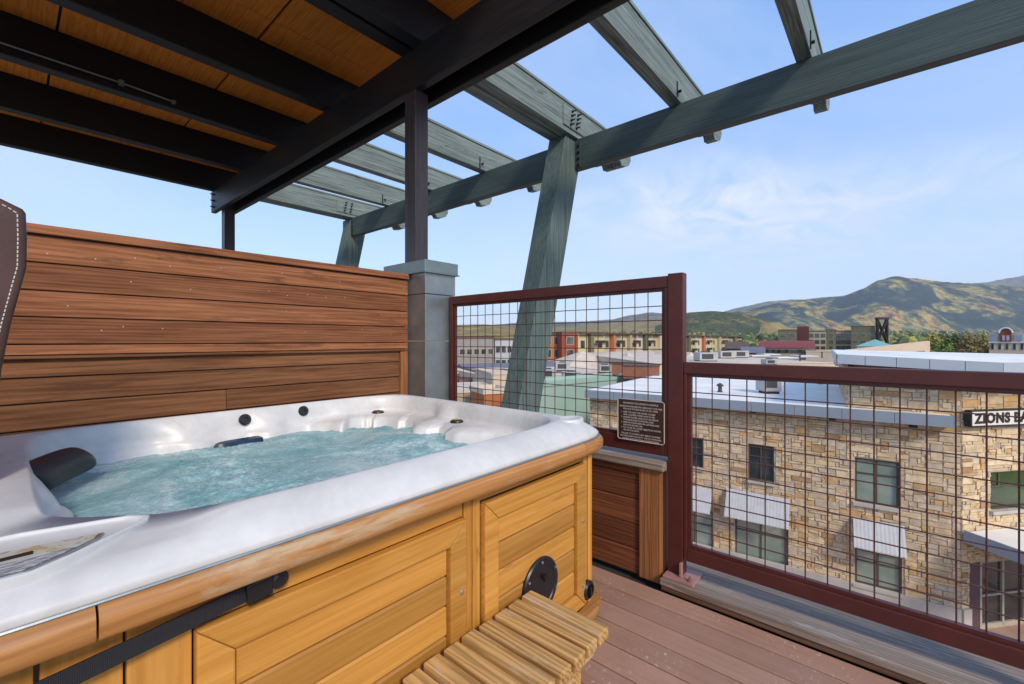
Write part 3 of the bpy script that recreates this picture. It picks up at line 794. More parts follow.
# rounded corner of staves (front right and front left)
def staves(cx,cy,r,a0,a1,n,z0,z1):
    m=MB()
    for i in range(n):
        qa=a0+(a1-a0)*(i+.04)/n; qb=a0+(a1-a0)*(i+.96)/n; qm=(qa+qb)/2
        pts=[]
        for q,rr in ((qa,r-.008),(qa,r),(qm,r+.006),(qb,r),(qb,r-.008),(qb,r-.04),(qa,r-.04)):
            pts.append((cx+rr*cos(q),cy+rr*sin(q),z0))
        m.prism(pts,(0,0,z1-z0))
    return m.build('corner_staves',M['cabinet_v'],t,bevel=.002)
MB().box(1.80,CF+.006,.05,1.832,CF+.03,.815).build('side_stave',M['cabinet_v'],t,bevel=.004)
staves(1.84,CF+.10,.095,-pi/2,0,5,.06,.815)
staves(.035,CF+.20,.195,-pi,-pi/2,6,.06,.815)
MB().box(1.905,CF+.11,.06,1.925,TY1-.1,.80).build('side_panel',M['cabinet_v'],t)
trim_piece(ang(1.62,TY0),ang(TX1,1.5),'base_trim',M['trim_c'],40,zc=.062,hh=.022,out=.012)
trim_piece(ang(.3,TY0),ang(1.62,TY0)-.001,'base_trim',M['trim'],40,zc=.062,hh=.022,out=.0)
MB().lathe((1.88,CF+.07,.0),(0,0,1),[(.055,0),(.06,.01),(.06,.035),(.05,.039)],20).build('foot',M['black'],t,smooth=True)
# corner drain knob
k=MB().lathe((1.820,CF+.004,.150),(0,-1,0),[(.044,0),(.044,.016),(.036,.024),(.030,.024),(.030,.014)],24).build('drain_knob',M['black'],t,smooth=True)
MB().box(1.814,CF-.028,.128,1.826,CF-.008,.172).build('knob_grip',M['black'],k,bevel=.003)
# round black vent plate with handle, low on the right panel
v=MB().lathe((1.455,CF+.004,.320),(0,-1,0),[(.118,0),(.118,.008),(.112,.014),(.090,.016),(.086,.012),(.0,.012)],40).build('vent_plate',M['black'],t,smooth=True)
MB().prism([(1.449,CF-.014,.37),(1.475,CF-.014,.37),(1.462,CF-.014,.34)],(0,-.006,0)).build('vent_slot',M['bolt'],v)
sc=MB()
for q in (.5,1.6,2.6,3.8,5.0,5.9): sc.lathe((1.455+.103*cos(q),CF-.012,.32+.103*sin(q)),(0,-1,0),[(.006,0),(.006,.004)],8)
sc.each('screw',M['steel'],v)
# tie-down strap with buckle
s0=Vector((.362,CF-.014,.774)); s1=Vector((-.12,CF-.045,.746)); d=(s1-s0); dn=d.normalized(); up=dn.cross(Vector((0,1,0))).normalized()
st=MB().obox(s0+up*.018,d,-up*.036,(0,.004,0)).build('strap',M['strap'],t)
m=MB().obox(s0+up*.022-dn*.045,dn*.055,-up*.044,(0,-.012,0)); m.lathe(s0-dn*.062+Vector((0,.012,0)),(0,-1,0),[(.022,0),(.022,.018),(.012,.024)],16); m.obox(s0+up*.010-dn*.075,dn*.03,-up*.02,(0,-.010,0))
m.build('buckle',M['black'],st,bevel=.003)

# ---------------------------------------------------------------- folded tub cover
t=thing('tub_cover',(-.3,1.80,.97),'folded brown vinyl hot tub cover with pale stitching upright on the left rim','cover')
cy=1.80
edge=[(.040,1.690),(.042,1.62),(.041,1.54),(.030,1.48),(.012,1.38),(-.004,1.26),(-.012,1.15),(-.02,.975)]
k=cy/1.96
prof=[(-.95,1.68),(-.35,1.775),(-.07,1.752),(.008,1.713),(.034,1.700)]+edge
prof=[(x,z) for x,z in prof]+[(-.95,.975)]
m=MB(); m.prism([(x,cy,z) for x,z in prof],(0,.10,0))
body=m.build('cover_body',M['leather'],t,bevel=.014,seg=3,smooth=True,angle=60)
# stitching
st=MB(); path=[(-.35,1.758),(-.07,1.735),(.006,1.697),(.024,1.684)]+[(x-.017,z) for x,z in edge[1:]]
for a,b in zip(path[:-1],path[1:]):
    L=hypot(b[0]-a[0],b[1]-a[1]); n=max(1,int(L/.011))
    for i in range(n):
        f0=(i+.15)/n; f1=(i+.8)/n
        st.tube([(a[0]+(b[0]-a[0])*f0,cy-.001,a[1]+(b[1]-a[1])*f0),(a[0]+(b[0]-a[0])*f1,cy-.001,a[1]+(b[1]-a[1])*f1)],.0014,5)
st.build('stitching',M['thread'],t)

# ---------------------------------------------------------------- step bench
t=thing('step_bench',(.9,.9,0),'weathered slatted wooden step bench against the hot tub cabinet','step')
BZ=.362
x=1.355
for i in range(9):
    w=.060
    j=random.uniform(-.004,.004)
    MB().box(x-w,.735+j,BZ-.042,x,1.075+j,BZ+random.uniform(-.002,.002)).build('slat',M['bench'],t,bevel=.006)
    x-=w+.0175
MB().box(.66,.775,BZ-.105,1.325,.815,BZ-.043).build('rail',M['bench'],t,bevel=.005)
MB().box(.66,1.01,BZ-.105,1.325,1.05,BZ-.043).build('rail',M['bench'],t,bevel=.005)
for (lx,ly) in ((1.225,.816),(1.225,.969),(.69,.816),(.69,.969)):
    MB().box(lx,ly,0,lx+.085,ly+.04,BZ-.05).build('leg',M['bench'],t,bevel=.005)

# ================================================================ TOWN
# ---------------------------------------------------------------- ground
gm,nt,b=newmat('valley_ground'); v=coords(nt)
n=noise_(nt,v,.004,6,.6); n2=noise_(nt,v,.05,5,.6)
r=ramp(nt,[(.3,(.12,.13,.05)),(.5,(.24,.20,.10)),(.7,(.30,.25,.14))]); nt.links.new(math_(nt,'ADD',math_(nt,'MULTIPLY',n,.6),math_(nt,'MULTIPLY',n2,.4)),r.inputs['Fac']); nt.links.new(r.outputs['Color'],b.inputs['Base Color']); b.inputs['Roughness'].default_value=1
M['ground']=gm
def sheet(name,pts,z,mat,kind='structure'):
    m=MB(); m.add([(p.x,p.y,z) for p in pts],[tuple(range(len(pts)))])
    o=m.build(name,mat,loc=(0,0,0))
    tag(o,kind=kind); return o
sheet('ground',[W(-9000,-400),W(9000,-400),W(9000,9000),W(-9000,9000)],GZ-.02,M['ground'])
sheet('plaza',[W(-6,2),W(34,0),W(34,26),W(-6,26)],GZ-.008,M['paving'])
sheet('street',[W(-80,24),W(-7,24),W(-7,34),W(-80,60)],GZ-.008,M['asphalt'])
sheet('parking',[W(-60,60),W(150,40),W(150,150),W(-60,150)],GZ-.012,M['asphalt'])

# ---------------------------------------------------------------- stone bank building
A0=Vector((12.04,18.4)); E1=Vector((-.817,.577)).normalized(); N1=Vector((-E1.y,E1.x)); 
if N1.dot(-A0)<0: N1=-N1
CR=A0-E1*4.79
E2=Vector((.985,.174)).normalized(); N2=Vector((E2.y,-E2.x))
def q3(p2,z): w=W(p2.x,p2.y); return Vector((w.x,w.y,z))
def F1(tt,o,z): return q3(A0+E1*tt+N1*o,z)
def F2(s,o,z): return q3(CR+E2*s+N2*o,z)
base=F1(2,-4,GZ)
bank=thing('stone_building',base,'two storey tan ledge stone bank building with a white flat roof beyond the railing','building')
def stonewall(F,s0,s1,z0,z1,holes,seedv,mb):
    rnd=random.Random(seedv)
    c=.115; nx=int((s1-s0)/c); nz=int((z1-z0)/c*1.15); cz=(z1-z0)/nz; cx=(s1-s0)/nx
    occ=[[False]*nx for _ in range(nz)]
    for (a,b_,za,zb) in holes:
        for j in range(nz):
            for i in range(nx):
                x0=s0+i*cx; zz=z0+j*cz
                if x0+cx>a+.01 and x0<b_-.01 and zz+cz>za+.01 and zz<zb-.01: occ[j][i]=True
    for j in range(nz):
        for i in range(nx):
            if occ[j][i]: continue
            w=rnd.choice((2,3,3,4,4,5,6,7)); h=rnd.choice((1,1,1,2,2,2,3))
            if rnd.random()<.3: w=rnd.choice((1,2)); h=rnd.choice((1,1,2))
            ww=0
            while ww<w and i+ww<nx and not occ[j][i+ww]: ww+=1
            hh=1
            while hh<h and j+hh<nz and all(not occ[j+hh][i+k] for k in range(ww)): hh+=1
            for jj in range(hh):
                for ii in range(ww): occ[j+jj][i+ii]=True
            g=.010; o=rnd.uniform(.018,.058)
            xa,xb,za,zb=s0+i*cx+g,s0+(i+ww)*cx-g,z0+j*cz+g,z0+(j+hh)*cz-g
            jt=lambda: rnd.uniform(-.016,.016)
            A=[(xa+jt(),za+jt()),(xb+jt(),za+jt()),(xb+jt(),zb+jt()),(xa+jt(),zb+jt())]
            vs=[F(p,0.0,z) for p,z in A]+[F(p*.97+((xa+xb)/2)*.03,o+rnd.uniform(-.012,.012),z*.97+((za+zb)/2)*.03) for p,z in A]
            mb.add(vs,[(4,5,6,7),(0,1,5,4),(1,2,6,5),(2,3,7,6),(3,0,4,7)])
def tu(u,o=0):   # position along the front where a bearing meets it
    r_=(u-512)/440.0; P0=A0+N1*o
    return (r_*P0.y-P0.x)/(E1.x-r_*E1.y)
def su(u,o=0):
    r_=(u-512)/440.0; P0=CR+N2*o
    return (r_*P0.y-P0.x)/(E2.x-r_*E2.y)
def dep1(tt,o=0): return (A0+E1*tt+N1*o).y
def dep2(s,o=0): return (CR+E2*s+N2*o).y
ZR=-1.33                              # low roof level
TL=tu(590)
win1=[]
for (ua,ub,va,vb,sty) in ((676,703,437,466,'d'),(748,774,445,481,'d'),(855,899,460,505,'g'),(676,713,508,552,'g'),(735,788,517,568,'g'),(855,902,553,588,'g'),(612,634,430,452,'d')):
    a,b_=tu(ub),tu(ua); d=dep1((a+b_)/2)
    win1.append((a,b_,elev(vb,d),elev(va,d),sty))
hole1=[(a,b_,z0,z1) for a,b_,z0,z1,_ in win1]
ZB=GZ+.85
sw=MB()
stonewall(F1,-4.79,TL,ZB,ZR-.40,hole1,3,sw)
TB=tu(848)
stonewall(F1,-4.79,TB,ZR-.40,.12,[],5,sw)
sa,sb=su(990),su(990)+2.3; dd=dep2(1.5)
win2=[(sa,sb,elev(510,dd),elev(472,dd),'l')]
dz0,dz1=GZ+.02,elev(560,dep2(1.5))
door=(su(969),4.2,dz0,dz1)
stonewall(F2,.0,10.0,ZB,.12,[(w[0],w[1],w[2],w[3]) for w in win2]+[door],9,sw)
# left side wall of the tall block above the low roof
def F3(s,o,z): return q3(A0+E1*(TB+o)-N1*s,z)
stonewall(F3,.0,11,ZR+.02,.12,[],11,sw)
sw.build('stone_cladding',M['stone'],bank,fix=True)
# backing wall with holes left open where the windows stand: built as strips
def backing(F,s0,s1,z0,z1,holes,mb,th=.3):
    xs=sorted(set([s0,s1]+[h[0] for h in holes]+[h[1] for h in holes])); xs=[x for x in xs if s0<=x<=s1]
    for a,b_ in zip(xs[:-1],xs[1:]):
        mid=(a+b_)/2; hs=sorted([(h[2],h[3]) for h in holes if h[0]<=mid<=h[1]]); z=z0
        for h0,h1 in hs+[(z1,z1)]:
            h0c=min(max(h0,z0),z1)
            if h0c>z+.001:
                mb.obox(F(a,.0,z),F(b_,.0,z)-F(a,.0,z),F(a,-th,z)-F(a,0,z),(0,0,h0c-z))
            z=max(z,min(h1,z1))
bw=MB()
backing(F1,-4.75,TL,GZ,ZR-.02,hole1,bw)
backing(F1,-4.75,TB,ZR-.02,.12,[],bw)
backing(F2,.0,10.0,GZ,.12,[(w[0],w[1],w[2],w[3]) for w in win2]+[door],bw)
backing(F3,.31,11,ZR-.3,.12,[],bw)
p=[F1(TL,0,GZ),F1(TL,-14,GZ)]
bw.obox(p[0],p[1]-p[0],F1(TL-.3,0,GZ)-p[0],(0,0,ZR-GZ-.02))
bw.obox(F1(TL,-14,GZ),F1(-4.8,-14,GZ)-F1(TL,-14,GZ),F1(TL,-13.7,GZ)-F1(TL,-14,GZ),(0,0,ZR-GZ-.02))
bw.build('wall',M['mortar'],bank)
m=MB(); 
def band(F,s0,s1,z0,z1,holes,o):
    xs=[s0]+[x for h in holes for x in (h[0],h[1]) if s0<x<s1 and h[2]<z1]+[s1]; xs=sorted(xs)
    for a,b_ in zip(xs[:-1],xs[1:]):
        mid=(a+b_)/2
        if any(h[0]<mid<h[1] and h[2]<z1-.2 for h in holes): continue
        m.obox(F(a,.002,z0),F(b_,.002,z0)-F(a,.002,z0),F(a,o,z0)-F(a,0.002,z0),(0,0,z1-z0))
band(F1,-4.79,TL,GZ,ZB,[],.10); band(F2,.0,10,GZ,ZB,[door],.10)
m.build('plinth',M['concrete'],bank,bevel=.01)
# low roof sheet and fascia
TLo=tu(586,.55); TE=tu(953,.55)
RB=tu(665)
roofpoly=[F1(TE,.55,ZR),F1(TLo,.55,ZR),F1(TLo,-13.5,ZR),F1(TB+.0,-13.5,ZR),F1(TB,-.0,ZR),F1(TE,.0,ZR)]
MB().prism([p-Vector((0,0,.05)) for p in roofpoly],(0,0,.05)).build('flat_roof',M['membrane'],bank)
m=MB(); zf0,zf1=ZR-.40,ZR+.02
P=lambda a,o,z:F1(a,o,z)
n=9
for i in range(n):
    a=TE+(TLo-TE)*i/n; b_=TE+(TLo-TE)*(i+1)/n-.012
    m.obox(P(a,.553,zf0),P(b_,.553,zf0)-P(a,.553,zf0),P(a,.60,zf0)-P(a,.553,zf0),(0,0,zf1-zf0))
m.obox(P(TLo+.002,.60,zf0),P(TLo+.05,.60,zf0)-P(TLo+.002,.60,zf0),P(TLo,-13.5,zf0)-P(TLo,.60,zf0),(0,0,zf1-zf0))
m.obox(P(TE-.05,.60,zf0),P(TE-.002,.60,zf0)-P(TE-.05,.60,zf0),P(TE,.05,zf0)-P(TE,.6,zf0),(0,0,zf1-zf0))
m.build('fascia',M['fascia'],bank,bevel=.006)
MB().prism([F1(TE,.55,zf0+.01),F1(TLo,.55,zf0+.01),F1(TLo,.1,zf0+.01),F1(TE,.1,zf0+.01)],(0,0,.03)).build('soffit',M['darkbrown'],bank)
m=MB()
for tt in (-3.6,-1.2,1.6,4.6,7.2): m.obox(F1(tt,.10,zf0-.14),F1(tt+.22,.10,zf0-.14)-F1(tt,.10,zf0-.14),F1(tt,.36,zf0)-F1(tt,.10,zf0),(0,0,.13))
m.each('eave_light',M['darkbrown'],bank)
# tall block: brick frieze and pale metal coping that slopes gently
fr=MB()
fr.obox(F1(-4.85,.06,.12),F1(TB,.06,.12)-F1(-4.85,.06,.12),F1(-4.85,-.2,.12)-F1(-4.85,.06,.12),(0,0,.28))
fr.obox(F2(.02,.06,.12),F2(10,.06,.12)-F2(.02,.06,.12),F2(.02,-.2,.12)-F2(.02,.06,.12),(0,0,.28))
fr.obox(F1(TB,.06,.12),F1(TB,-11,.12)-F1(TB,.06,.12),F1(TB-.2,.06,.12)-F1(TB,.06,.12),(0,0,.28))
fr.each('brick_frieze',M['brickred'],bank)
tl=tu(836,1.0); tr=-5.6
zl,zr=.80,.60
def cz_(tt): return zl+(zr-zl)*(tt-tl)/(tr-tl)
cp=MB(); n=5
for i in range(n):
    a=tl+(tr-tl)*i/n; b_=tl+(tr-tl)*(i+1)/n+.015
    A=F1(a,1.0,cz_(a)-.36); B=F1(b_,1.0,cz_(b_)-.36); off_=F1(a,.94,0)-F1(a,1.0,0)
    cp.prism([A,B,B+Vector((0,0,.36)),A+Vector((0,0,.36))],off_)
RC=A0+E1*tr+N1*1.0
nn=4
for i in range(nn):
    pa=RC+E2*(i*2.6+.01); pb=RC+E2*((i+1)*2.6-.01)
    A=q3(pa,zr-.36);B=q3(pb,zr-.36); off_=q3(pa-N2*.06,0)-q3(pa,0)
    cp.prism([A,B,B+Vector((0,0,.36)),A+Vector((0,0,.36))],off_)
A=F1(tl,1.0,zl-.36);B=F1(tl,-10,zl-.36)
cp.prism([A,B,B+Vector((0,0,.36)),A+Vector((0,0,.36))],F1(tl-.06,1,0)-F1(tl,1,0))
cp.build('coping',M['coping'],bank,bevel=.006)
rp=[F1(tl-.03,.97,zl-.02),q3(RC+N1*-.03+E1*.03,zr-.02),q3(RC+E2*10.4-N2*.03,zr-.02),F1(tr-7,-10,zr-.02),F1(tl-.03,-10,zl-.02)]
mm=MB(); mm.add(rp,[(0,1,2),(0,2,3),(0,3,4)]); mm.build('high_roof',M['membrane'],bank)
mm=MB(); mm.add([p-Vector((0,0,.34)) for p in rp],[(0,1,2),(0,2,3),(0,3,4)]); mm.build('high_soffit',M['darkbrown'],bank)
# windows
def window(F,a,b_,z0,z1,sty,parent):
    g={'d':M['glassd'],'g':M['glassg'],'l':M['grass_glass']}[sty]
    fm=M['winframe']
    f=MB(); o=-.06; w=.06
    bx=lambda s0,s1,za,zb,oa,ob: f.obox(F(s0,oa,za),F(s1,oa,za)-F(s0,oa,za),F(s0,ob,za)-F(s0,oa,za),(0,0,zb-za))
    bx(a,a+w,z0,z1,-.15,o); bx(b_-w,b_,z0,z1,-.15,o); bx(a+w,b_-w,z1-w,z1,-.15,o); bx(a+w,b_-w,z0,z0+w,-.15,o)
    mid=(a+b_)/2
    if sty!='l':
        bx(mid-.03,mid+.03,z0+w,z1-w,-.14,o-.02)
        zz=z0+(z1-z0)*.66; bx(a+w,mid-.03,zz-.025,zz+.025,-.14,o-.02); bx(mid+.03,b_-w,zz-.025,zz+.025,-.14,o-.02)
    else:
        zz=z0+(z1-z0)*.60; bx(a+w,b_-w,zz-.03,zz+.03,-.14,o-.02); bx(a+.50,a+.57,zz+.03,z1-w,-.14,o-.02)
    fr=f.build('window',fm,parent)
    MB().obox(F(a+.03,-.115,z0+.03),F(b_-.03,-.115,z0)-F(a+.03,-.115,z0),F(a,-.14,z0)-F(a,-.115,z0),(0,0,z1-z0-.06)).build('pane',g,fr)
    MB().obox(F(a-.06,.0,z0-.12),F(b_+.06,.0,z0)-F(a-.06,.0,z0),F(a,.14,z0)-F(a,.0,z0),(0,0,.115)).build('sill',M['concrete'],fr)
    MB().obox(F(a-.0,-1.6,z0-.0),F(b_,-1.6,z0)-F(a,-1.6,z0),F(a,-.3,z0)-F(a,-1.6,z0),(0,0,z1-z0)).build('room_niche',M['taupe'],fr) if False else None
for w in win1: window(F1,*w,bank)
for w in win2: window(F2,*w,bank)
# corrugated awnings over the lower windows
for (ua,ub,va,vb) in ((676,713,489,508),(727,790,497,520),(853,904,526,549)):
    a,b_=tu(ub),tu(ua); d=dep1((a+b_)/2,.5); zt_=elev(va,d)+.04; zl_=elev(vb,d)-.02
    m=MB(); n=int((b_-a)/.06); vs=[];fs=[]
    for i in range(n+1):
        s=a+(b_-a)*i/n; h=.003*(1 if i%2 else -1)
        vs+= [F1(s,.10+h,zt_),F1(s,.75+h,zl_)]
    for i in range(n): fs.append((2*i,2*i+2,2*i+3,2*i+1))
    m.add(vs,fs)
    # give the sheet a thickness
    k=len(vs); m.add([v-Vector((0,0,.02)) for v in vs],[tuple(reversed(f)) for f in fs])
    aw=m.build('awning',M['awning'],bank,fix=False)
    br=MB()
    for s in (a+.1,b_-.1): br.tube([F1(s,.08,zl_),F1(s,.72,zl_-.03)],.02,6); 
    br.each('awning_bracket',M['darkbrown'],aw)
# sign box
s0=su(971,.3); s1=s0+4.0; d=dep2(1.4,.3); zs1,zs0=elev(409.5,d),elev(426,d)
sg=MB().obox(F2(s0,.10,zs0),F2(s1,.10,zs0)-F2(s0,.10,zs0),F2(s0,.30,zs0)-F2(s0,.10,zs0),(0,0,zs1-zs0)).build('sign',M['darkbrown'],bank,bevel=.01)
MB().obox(F2(s0+.05,.301,zs0+.05),F2(s1-.05,.301,zs0)-F2(s0+.05,.301,zs0),F2(s0,.31,zs0)-F2(s0,.301,zs0),(0,0,zs1-zs0-.10)).build('sign_face',M['white'],sg)
ex=(F2(1,0,0)-F2(0,0,0)).normalized()
vs,fs=text_mesh('ZIONS BANK',.48,F2(s0+.16,.312,zs0+.14),ex,(0,0,1),.012,1.12,0,'LEFT',.022)
MB().add(vs,fs).build('sign_lettering',M['darkbrown'],sg,fix=False)
# entrance: canopy, glass doors, plum panel
zc=-5.45
cpoly=[F2(.02,.10,zc),F2(8,.10,zc),F2(8,3.4,zc),F2(.02,3.4,zc)]
cn=MB().prism([p-Vector((0,0,.30)) for p in cpoly],(0,0,.27)).build('canopy',M['darkbrown'],bank)
fc=MB()
fc.obox(F2(-.04,.10,zc-.34),F2(.018,.10,zc)-F2(-.04,.10,zc),F2(0,3.45,zc)-F2(0,.10,zc),(0,0,.42))
fc.obox(F2(.02,3.402,zc-.34),F2(8,3.402,zc)-F2(.02,3.402,zc),F2(0,3.45,zc)-F2(0,3.402,zc),(0,0,.42))
fc.build('canopy_fascia',M['fascia'],cn)
MB().prism([p-Vector((0,0,.028)) for p in cpoly],(0,0,.028)).build('canopy_roof',M['membrane'],cn)
m=MB()
for s in (.3,5.0): m.obox(F2(s,3.0,GZ),F2(s+.25,3.0,GZ)-F2(s,3.0,GZ),F2(s,3.25,GZ)-F2(s,3.0,GZ),(0,0,zc-.36-GZ))
m2=MB().obox(F2(5.0,3.0,GZ),F2(5.25,3.0,GZ)-F2(5.0,3.0,GZ),F2(5.0,3.25,GZ)-F2(5.0,3.0,GZ),(0,0,zc-.36-GZ)); m2.build('canopy_post',M['fascia'],cn)
a,b_,z0,z1=door
MB().obox(F2(a,-.2,z0),F2(a+.55,-.2,z0)-F2(a,-.2,z0),F2(a,-.05,z0)-F2(a,-.2,z0),(0,0,z1-z0)).build('plum_panel',M['purple'],bank)
dr=MB(); x=a+.62
def fb(s0,s1,za,zb): dr.obox(F2(s0,-.14,za),F2(s1,-.14,za)-F2(s0,-.14,za),F2(s0,-.04,za)-F2(s0,-.14,za),(0,0,zb-za))
for s in (a+.56,a+.62+.95,a+.62+1.95,b_-.1): fb(s,s+.09,z0,z1)
fb(a+.65,b_-.1,z1-.09,z1-.001); fb(a+.65,b_-.1,z0,z0+.12); fb(a+.65,b_-.1,z0+1.12,z0+1.19)
dd_=dr.build('door',M['winframe_l'],bank)
MB().obox(F2(a+.6,-.11,z0+.01),F2(b_-.02,-.11,z0)-F2(a+.6,-.11,z0),F2(a,-.13,z0)-F2(a,-.11,z0),(0,0,z1-z0-.02)).build('door_glass',M['glassd'],dd_)

# ---------------------------------------------------------------- rooftop units
def rooftop_unit(u,v,d_scale,w,h,dep,label,zroof,group='rooftop machines on the flat roofs'):
    d=440*(EYE-zroof)/(v-340.0); p=bear(u,d); base=Vector((p.x,p.y,zroof))
    t=thing('rooftop_unit',base,label,'air conditioner',group)
    ex=W(1,0)*w; ey=W(0,1)*dep; o=base-ex*.5
    o=Vector(o); MB().obox(o+Vector((0,0,.12)),ex,ey,(0,0,h)).build('casing',M['unit'],t,bevel=.02)
    g=MB(); eyn=W(0,1); exn=W(1,0)
    g.obox(o+exn*w*.12+Vector((0,0,.12+h*.2))-eyn*.02,exn*w*.62,eyn*.018,(0,0,h*.62)); g.build('grille',M['unitdark'],t)
    MB().obox(o+exn*.1,exn*(w-.2),eyn*(dep-.1),(0,0,.118)).build('skid',M['darkbrown'],t)
    MB().lathe(o+exn*w*.5+eyn*dep*.5+Vector((0,0,.121+h)),(0,0,1),[(dep*.32,0),(dep*.32,.10),(dep*.26,.12)],16).build('fan_cowl',M['unitdark'],t)
    return t
rooftop_unit(773,394,0,.85,.95,.8,'grey rooftop unit on the white bank roof just behind the lower railing',ZR)
m=None

# ---------------------------------------------------------------- generic far building
def building(name,label,cat,pL,pR,depth,z1,wall,roof,z0=GZ,parapet=.4,win=None,group=None,roofkind='flat',overh=.4,rise=2.0,winmat=None,face=False):
    """pL,pR: (bearing,distance) of the two front corners; depth away from us."""
    if face:
        rl,rr=(pL[0]-512)/440,(pR[0]-512)/440; pR=(pR[0],pL[1]*math.sqrt((1+rl*rl)/(1+rr*rr)))
    a=bear(*pL); b=bear(*pR); ex=(b-a); L=ex.length; ex=ex/L
    ey=Vector((-ex.y,ex.x,0)); mid=(a+b)/2
    if ey.dot(mid)<0: ey=-ey
    base=Vector((mid.x,mid.y,z0)); t=thing(name,base,label,cat,group)
    a=Vector((a.x,a.y,z0)); H=z1-z0
    MB().obox(a,ex*L,ey*depth,(0,0,H)).build('wall',wall,t)
    if roofkind=='flat':
        m=MB(); o=a+Vector((0,0,H+.003))
        p=.25
        m.obox(o-ey*.08-ex*.08,ex*(L+.16),ey*p,(0,0,parapet)); m.obox(o+ey*(depth-p+.08)-ex*.08,ex*(L+.16),ey*p,(0,0,parapet))
        m.obox(o-ex*.08+ey*(p-.078),ex*p,ey*(depth-2*p+.156),(0,0,parapet)); m.obox(o+ex*(L-p+.08)+ey*(p-.078),ex*p,ey*(depth-2*p+.156),(0,0,parapet))
        m.build('parapet',roof,t)
        MB().obox(o+ey*p+ex*p,ex*(L-2*p),ey*(depth-2*p),(0,0,.05)).build('roof',M['membrane'] if roof!=M['creamroof'] else M['creamroof'],t)
    else:
        o=a+Vector((0,0,H+.004))-ex*overh-ey*overh; LL=L+2*overh; DD=depth+2*overh
        if roofkind=='gable_x':     # ridge along the front
            poly=[o,o+ey*DD,o+ey*DD*.5+Vector((0,0,rise))]; MB().prism(poly,ex*LL).build('roof',roof,t)
        elif roofkind=='gable_y':   # gable end faces us
            poly=[o,o+ex*LL,o+ex*LL*.5+Vector((0,0,rise))]; MB().prism(poly,ey*DD).build('roof',roof,t)
        elif roofkind=='hip':
            r0=o+ex*LL*.5+ey*DD*.5+Vector((0,0,rise)); k=max(0,LL-DD)*.5
            A=r0-ex*k;B=r0+ex*k
            m=MB(); m.add([o,o+ex*LL,o+ex*LL+ey*DD,o+ey*DD,A,B+Vector((.001,0,0))],[(0,1,5,4),(1,2,5),(2,3,4,5),(3,0,4),(3,2,1,0)]); m.build('roof',roof,t)
        elif roofkind=='shed':
            m=MB(); m.add([o,o+ex*LL,o+ex*LL+ey*DD,o+ey*DD,o+Vector((0,0,.3)),o+ex*LL+Vector((0,0,.3)),o+ex*LL+ey*DD+Vector((0,0,rise)),o+ey*DD+Vector((0,0,rise))],
                [(3,2,1,0),(4,5,6,7),(0,1,5,4),(1,2,6,5),(2,3,7,6),(3,0,4,7)]); m.build('roof',roof,t)
        elif roofkind=='barrel':
            poly=[o+ey*DD*k_/12+Vector((0,0,rise*sin(pi*k_/12)+.02)) for k_ in range(13)]; MB().prism(poly,ex*LL).build('roof',roof,t)
    if win:
        nx,nz,ww,wh,zb,stepz=win
        for j in range(nz):
            for i in range(nx):
                x=(i+.5)*L/nx-ww/2; z=zb+j*stepz
                p=a+ex*x-ey*.06+Vector((0,0,z-z0))
                f=MB().obox(p-ex*.08-Vector((0,0,.08)),ex*(ww+.16),ey*.055,(0,0,wh+.16)).build('window',M['winframe_l'],t)
                MB().obox(p-ey*.02,ex*ww,ey*.018,(0,0,wh)).build('pane',winmat or M['glassd'],f)
    t['_ex']=list(ex); t['_ey']=list(ey); t['_L']=L; t['_a']=list(a)
    return t

# green parapet building left of the bank
g=building('flat_building','low pale green building with a plain parapet behind the tall mesh panel','building',(532,28.5),(636,36),2.2,-1.75,M['seagreen'],M['seagreen'],parapet=.30)
# brick penthouse on it
def prop_box(name,label,cat,u,v,zroof,w,h,dep,mat,capmat,group=None):
    d=440*(EYE-zroof)/(v-340.0); p=bear(u,d); base=Vector((p.x,p.y,zroof)); t=thing(name,base,label,cat,group)
    exn=W(1,0);eyn=W(.35,1).normalized(); exn=Vector((eyn.y,-eyn.x,0)); o=base-exn*w*.5
    MB().obox(o,exn*w,eyn*dep,(0,0,h)).build('body',mat,t)
    MB().obox(o-exn*.06-eyn*.06+Vector((0,0,h+.002)),exn*(w+.12),eyn*(dep+.12),(0,0,.10)).build('cap',capmat,t)
    return t
prop_box('roof_penthouse','red brown brick rooftop box, larger and nearer of the pair by the pale green parapet','roof box',641,379,-1.6,2.6,.95,2.2,M['brickred'],M['brownroof'])
prop_box('roof_penthouse','smaller red brown brick rooftop box left of the larger one','roof box',623,375,-1.6,1.9,.9,1.8,M['brickred'],M['brownroof'])
# low flats near left, seen just over the tub rim
building('flat_building','brown brick building with a plain parapet just right of the zinc pillar','building',(430,60),(487,61),6,-3.3,M['brickred'],M['creamroof'],parapet=.2)
building('flat_building','low building with a bare tan roof in front of the brown brick one','building',(424,36),(503,38),8,-3.1,M['beige'],M['creamroof'],parapet=.1)
building('flat_building','cream walled building with a raised flat roof left of the leaning post foot','building',(492,46),(522,47),8,-2.3,M['cream'],M['creamroof'],parapet=.2)
building('flat_building','small low orange brown building just beyond the leaning post foot','building',(484,33),(512,34),3,-2.75,M['orange'],M['creamroof'])
building('flat_building','wide white roofed building with rooftop machines behind the pale green parapet','building',(492,50),(622,58),26,-3.0,M['cream'],M['creamroof'],parapet=.15)
